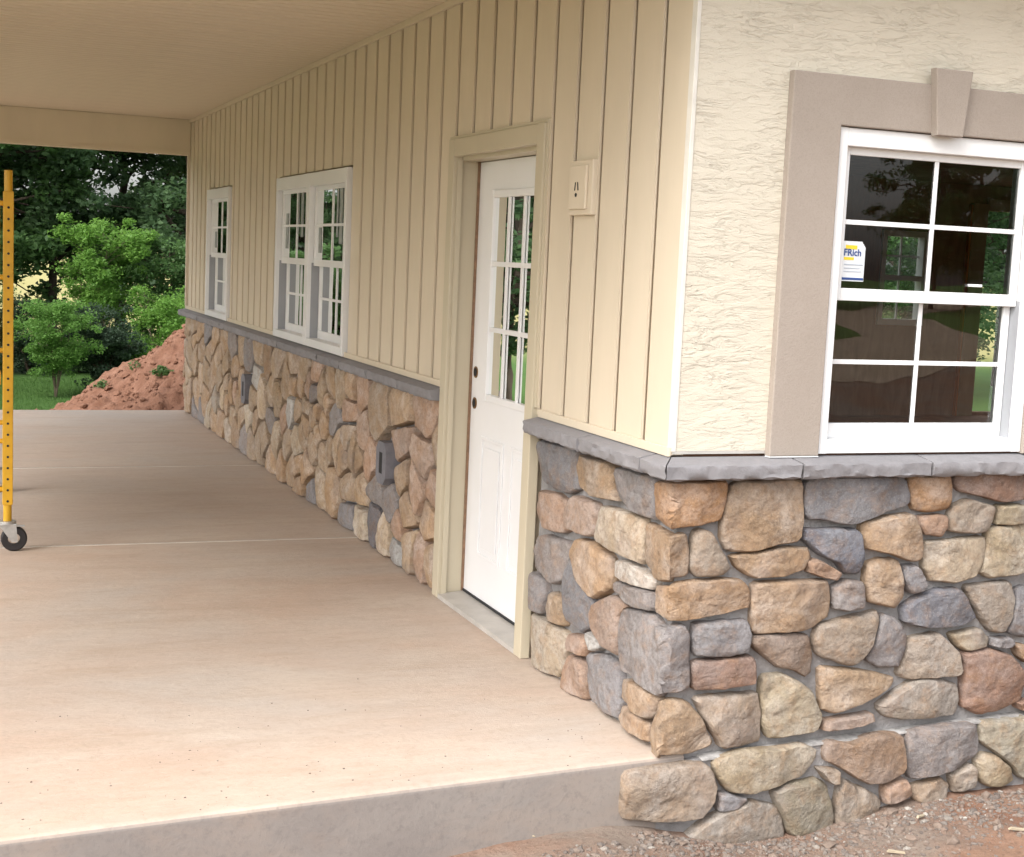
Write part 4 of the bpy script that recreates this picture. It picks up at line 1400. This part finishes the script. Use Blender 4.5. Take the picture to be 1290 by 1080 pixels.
# ------------------------------------------------------------------ trees
def tubes(segs, sides=7):
    V, F = [], []
    for p, q, r0, r1 in segs:
        p, q = Vector(p), Vector(q)
        d = (q-p)
        if d.length < 1e-5: continue
        d.normalize(); x = d.orthogonal().normalized(); y = d.cross(x)
        b = len(V)
        for c, r in ((p, r0), (q, r1)):
            for i in range(sides):
                t = 2*math.pi*i/sides
                V.append(tuple(c+(x*math.cos(t)+y*math.sin(t))*r))
        for i in range(sides):
            j = (i+1) % sides
            F.append((b+i, b+j, b+sides+j, b+sides+i))
        F.append(tuple(b+sides+i for i in range(sides)))
    return V, F


def leaves(centers, radii, n, size, rr, flat=0.7):
    """folded leaf blades scattered round twig ends"""
    c = np.asarray(centers); r = np.asarray(radii)
    idx = rr.integers(0, len(c), n)
    dv = rr.normal(0, 1, (n, 3)); dv /= np.linalg.norm(dv, axis=1, keepdims=True)
    rad = r[idx]*rr.random(n)**0.45
    pos = c[idx]+dv*rad[:, None]*np.array([1, 1, flat])
    ax = rr.normal(0, 1, (n, 3)); ax[:, 2] *= 0.55; ax /= np.linalg.norm(ax, axis=1, keepdims=True)
    nn = rr.normal(0, 1, (n, 3)); nn[:, 2] = np.abs(nn[:, 2])+0.5
    sd_ = np.cross(ax, nn); sd_ /= np.linalg.norm(sd_, axis=1, keepdims=True)
    up = np.cross(sd_, ax)
    s = size*rr.uniform(0.6, 1.3, n)[:, None]
    a = pos-ax*s*0.5; b = pos+ax*s*0.5
    l_ = pos+sd_*s*0.30+up*s*0.10; r_ = pos-sd_*s*0.30+up*s*0.10
    V = np.stack([a, l_, b, r_], 1).reshape(-1, 3)
    k0 = np.arange(n)*4
    F = np.concatenate([np.stack([k0, k0+1, k0+2], 1), np.stack([k0, k0+2, k0+3], 1)])
    return V, F


def fast_mesh(name, V, F, mat, parent):
    me = bpy.data.meshes.new(name)
    me.vertices.add(len(V)); me.vertices.foreach_set('co', np.asarray(V, dtype=np.float32).ravel())
    me.loops.add(len(F)*3); me.loops.foreach_set('vertex_index', np.asarray(F, dtype=np.int32).ravel())
    me.polygons.add(len(F))
    me.polygons.foreach_set('loop_start', np.arange(len(F), dtype=np.int32)*3)
    me.polygons.foreach_set('loop_total', np.full(len(F), 3, dtype=np.int32))
    me.update(); me.validate()
    me.materials.append(mat)
    return link(bpy.data.objects.new(name, me), parent)


def tree(name, loc, label, group, H_, rad, z0, trunk_r, nleaf, leaf, leafmat, bark, seed, limbs=16, stems=1, lean=0.0, squash=1.0, clump=0.16):
    rr = np.random.default_rng(seed)
    root = empty(name, loc)
    tag(root, label, 'tree' if 'tree' in name else 'shrub', group)
    segs, tips, rads = [], [], []
    cz, ch = (z0+H_)/2, (H_-z0)/2
    for st in range(stems):
        a0 = rr.uniform(0, 6.28)
        sp_ = 0.0 if stems == 1 else rad*0.55
        pts = []
        n = 8
        for i in range(n+1):
            t = i/n
            wob = 0.04*H_*t
            pts.append(Vector((math.cos(a0)*sp_*t+rr.normal(0, wob*0.35)+lean*t*H_, math.sin(a0)*sp_*t+rr.normal(0, wob*0.35), H_*0.88*t)))
        for i in range(n):
            segs.append((pts[i], pts[i+1], trunk_r*(1-0.85*i/n), trunk_r*(1-0.85*(i+1)/n)))
        for l_ in range(limbs//stems):
            t = rr.uniform(max(z0*0.8/H_, 0.1), 0.97)
            f = t*n; i = min(int(f), n-1)
            p = pts[i].lerp(pts[i+1], f-i)
            a = rr.uniform(0, 6.28)
            zt = min(max(p.z+rr.uniform(-0.05, 0.28)*H_*0.7, z0), H_)
            prof = math.sqrt(max(0.03, 1-((zt-cz)/(ch*1.06))**2))
            rt_ = rad*prof*rr.uniform(0.55, 1.0)
            q = Vector((p.x+math.cos(a)*rt_, p.y+math.sin(a)*rt_, zt))
            r0 = trunk_r*(1-0.85*t)*0.6
            mid = p.lerp(q, 0.5)+Vector((rr.normal(0, .05), rr.normal(0, .05), 0.06))*rad
            segs += [(p, mid, r0, r0*0.65), (mid, q, r0*0.65, r0*0.25)]
            tips += [q, mid.lerp(q, 0.6)]; rads += [rad*clump*rr.uniform(0.8, 1.5), rad*clump*rr.uniform(0.7, 1.2)]
            for s_ in range(4):
                b = p.lerp(q, rr.uniform(0.35, 0.9))
                e = b+Vector((rr.normal(0, .22), rr.normal(0, .22), rr.normal(0.04, .14)))*rad
                segs.append((b, e, r0*0.35, r0*0.12)); tips.append(e); rads.append(rad*clump*rr.uniform(0.6, 1.3))
    V, F = tubes(segs)
    mesh_obj('trunk', V, F, bark, root, True)
    LV, LF = leaves([tuple(t) for t in tips], rads, nleaf, leaf, rr)
    LV[:, 2] = np.maximum(LV[:, 2], 0.04)
    fast_mesh('crown', LV, LF, leafmat, root)
    return root

def at(u, y, v=440):
    p = ray_on(u, v, 1, y)
    return (p.x, y, ground_z(p.x, y)-0.03)

GB = 'dark trees beyond the lawn'
t1 = tree('broadleaf_tree', at(66, 34), 'tall dark tree with a slim forked trunk behind the round young tree', GB, 10.0, 3.4, 3.1, 0.13, 30000, 0.18, M['leafdark'], M['bark'], 3, 30)
t2 = tree('broadleaf_tree', at(150, 37), 'tall dark tree rising behind the bright green sapling', GB, 11.5, 3.8, 2.2, 0.17, 33000, 0.18, M['leafdark'], M['bark'], 5, 32)
t3 = tree('broadleaf_tree', at(232, 33), 'dark tree beside the far corner of the porch wall', GB, 10.5, 3.2, 1.6, 0.15, 28000, 0.17, M['leafdark'], M['bark'], 8, 30)
t4 = tree('broadleaf_tree', at(-45, 32), 'mid green tree beyond the scaffold post', GB, 9.5, 3.3, 2.3, 0.15, 28000, 0.16, M['leafmid'], M['bark'], 12, 28)
for i, (u, y, src, rz, sc, lab_) in enumerate([
        (-150, 36, t2, 1.1, 1.0, 'tall dark tree further along the lawn edge past the scaffold'),
        (330, 38, t1, 2.0, 1.1, 'tall dark tree behind the house past the clay heap'),
        (-215, 33, t1, 2.6, 0.95, 'dark tree on the lawn edge facing the porch windows'),
        (-360, 33, t2, 0.1, 0.95, 'tall tree on the open side facing the porch door'),
        (-520, 34, t3, 1.7, 1.0, 'dense dark tree at the far open side of the lawn'),
        (-290, 40, t3, 0.4, 1.1, 'dark tree at the open side of the lawn'),
        (-420, 38, t4, 2.4, 1.05, 'mid green tree at the open side of the lawn')]):
    c = copy_tree(src, at(u, y), rz, sc); tag(c, lab_, 'tree', GB)
for i, (x, y, src, rz, sc, lab_) in enumerate([  # unseen trees added so the door panes mirror something darker
        (-7.4, 20.5, t3, 2.3, 0.8, 'low branched dark tree added out of view nearest the porch corner'),
        (-10.0, 22.5, t2, 0.9, 0.8, 'broad dark tree added out of view beside the low branched one'),
        (-9.0, 26.0, t1, 1.6, 0.9, 'dark tree added out of view behind the low branched tree')]):
    c = copy_tree(src, (x, y, ground_z(x, y)-0.03), rz, sc); tag(c, lab_, 'tree', GB)
# trees seen through the rear doorway and window of the house
for i, (x, y, src, rz, sc) in enumerate([(17, 24, t4, 0.3, 0.9), (22, 27, t2, 1.3, 0.9), (12.5, 26, t3, 2.1, 0.9), (27, 30, t1, 2.9, 1.0)]):
    c = copy_tree(src, (x, y, ground_z(x, y)-0.03), rz, sc); tag(c, 'green tree standing behind the house, seen through its rear openings', 'tree', 'trees behind the house')
# across the road in front: what the front glass mirrors
for i, (x, y, src, rz, sc) in enumerate([(34, -78, t1, 0.2, 1.35), (43, -74, t2, 1.4, 1.3), (50, -80, t3, 2.5, 1.4), (58, -73, t4, 0.9, 1.45), (66, -79, t2, 2.2, 1.35), (75, -76, t1, 3.0, 1.35), (26, -76, t4, 1.9, 1.3), (88, -80, t3, 0.6, 1.4)]):
    c = copy_tree(src, (x, y, ground_z(x, y)-0.03), rz, sc); tag(c, 'large tree in the tree line across the gravel road', 'tree', 'tree line across the road')

p = ray_on(70, 499, 2, -1.50)
tree('young_tree', (p.x, p.y, ground_z(p.x, p.y)-0.02), 'young round crowned tree with several thin stems on the lawn', None, 1.98, 0.68, 0.66, 0.022, 20000, 0.055, M['leaflight'], M['barkpale'], 31, 40, 5, clump=0.24)
tree('sapling_tree', at(128, 28.5), 'bright yellow green sapling between the round young tree and the clay heap', None, 3.7, 1.1, 1.75, 0.035, 15000, 0.085, M['leafbright'], M['barkpale'], 33, 26, 1, lean=0.02, clump=0.2)
tree('bright_shrub', at(206, 27.0), 'bright green spreading shrub behind the clay heap', None, 2.4, 1.25, 0.35, 0.03, 15000, 0.075, M['leafbright'], M['barkpale'], 35, 24, 3, clump=0.2)
tree('evergreen_shrub', at(142, 26.6), 'dark evergreen shrub under the bright sapling', None, 1.75, 0.85, 0.12, 0.05, 16000, 0.07, M['needle'], M['bark'], 37, 36, 2, clump=0.22)
tree('evergreen_shrub', at(38, 30.0), 'dark grey green shrub left of the round young tree stems', None, 1.75, 0.85, 0.1, 0.04, 11000, 0.07, M['needle'], M['bark'], 39, 30, 2, clump=0.22)
tree('understory_shrub', at(100, 31.0), 'leafy dark shrub in the gap behind the round young tree', None, 1.5, 0.95, 0.1, 0.04, 9000, 0.085, M['leafdark'], M['bark'], 41, 28, 2, clump=0.22)
tree('understory_shrub', at(228, 29.5), 'leafy dark green shrub next to the porch wall end', None, 3.4, 1.3, 0.3, 0.05, 14000, 0.10, M['leafmid'], M['bark'], 43, 34, 2, clump=0.2)
tree('understory_shrub', at(-40, 30.5), 'leafy green shrub beyond the scaffold rungs', None, 2.3, 1.3, 0.2, 0.05, 12000, 0.09, M['leafmid'], M['bark'], 45, 30, 2, clump=0.2)

for i, (u, y, rz) in enumerate([(-170, 19.5, 0.4), (-225, 20.0, 1.4), (-280, 19.0, 2.2), (-330, 20.0, 2.9), (-130, 31, 0.7), (-220, 30.5, 1.9), (-310, 31, 2.7), (-400, 30, 0.2), (-500, 31, 1.2)]):  # unseen hedge added to darken what the porch panes mirror
    src = [o for o in COL.objects if o.get('label', '') == 'leafy green shrub beyond the scaffold rungs'][0]
    c = copy_tree(src, at(u, y), rz, 1.15); tag(c, 'leafy shrub added out of view along the open side of the lawn', 'shrub', 'added hedge shrubs along the lawn')

# weeds on the heap
for i, (u, v, y, lab_) in enumerate([(205, 480, 12.6, 'small weed tuft growing on the face of the clay heap'), (130, 478, 13.4, 'pale weed sprig at the left edge of the clay heap'), (172, 448, 13.4, 'tiny weed on the ridge of the clay heap')]):
    p = ray_on(u, v, 1, y)
    z = heap_z(p.x, y)
    rr = np.random.default_rng(70+i)
    root = empty('weed', (p.x, y, z-0.02)); tag(root, lab_, 'weed')
    LV, LF = leaves([(0, 0, 0.06), (0.08, 0, 0.05), (-0.07, 0.02, 0.06), (0.0, 0.06, 0.1)], [0.08, 0.07, 0.07, 0.06], [260, 120, 50][i], 0.045, rr)
    LV[:, 2] = np.maximum(LV[:, 2], 0.0)
    fast_mesh('leaves', LV, LF, M['leafmid'], root)
    V, F = tubes([((0, 0, -0.02), (0.05*math.cos(k3), 0.05*math.sin(k3), 0.12), 0.003, 0.001) for k3 in range(5)], 5)
    mesh_obj('stem', V, F, M['barkpale'], root)

# lawn blades where the lawn shows
rr = np.random.default_rng(77)
n = 26000
gx = rr.uniform(-6.5, 3.0, n); gy = rr.uniform(17.5, 29.0, n)
gz = np.array([ground_z(a, b) for a, b in zip(gx, gy)])
base = np.stack([gx, gy, gz], 1)
hh = rr.uniform(0.03, 0.075, n); aa = rr.uniform(0, 6.28, n)
wv = np.stack([np.cos(aa), np.sin(aa), np.zeros(n)], 1)*0.006
tip = base+np.stack([rr.normal(0, .018, n), rr.normal(0, .018, n), hh], 1)
V = np.stack([base-wv, base+wv, tip], 1).reshape(-1, 3)
F = (np.arange(n)*3)[:, None]+np.array([0, 1, 2])
g = fast_mesh('grass', V, F, M['grass'], None)
tag(g, 'short mown lawn grass beyond the porch', 'grass', kind='stuff')

# gravel road in front, mirrored in the front window
rp = [(95, -112), (62, -78), (44, -60), (33, -43), (25, -30), (14, -20), (-10, -14)]
V, F = [], []
for i, (x, y) in enumerate(rp):
    a, b = Vector(rp[max(i-1, 0)]), Vector(rp[min(i+1, len(rp)-1)])
    d = (b-a).normalized(); nrm = Vector((-d.y, d.x))
    for s in (-2.2, 2.2):
        V.append((x+nrm.x*s, y+nrm.y*s, ground_z(x, y+nrm.y*s)+0.012))
F = [(2*i, 2*i+1, 2*i+3, 2*i+2) for i in range(len(rp)-1)]
tag(mesh_obj('road', V, F, M['road']), 'pale gravel road crossing the land in front of the house', 'road', kind='structure')
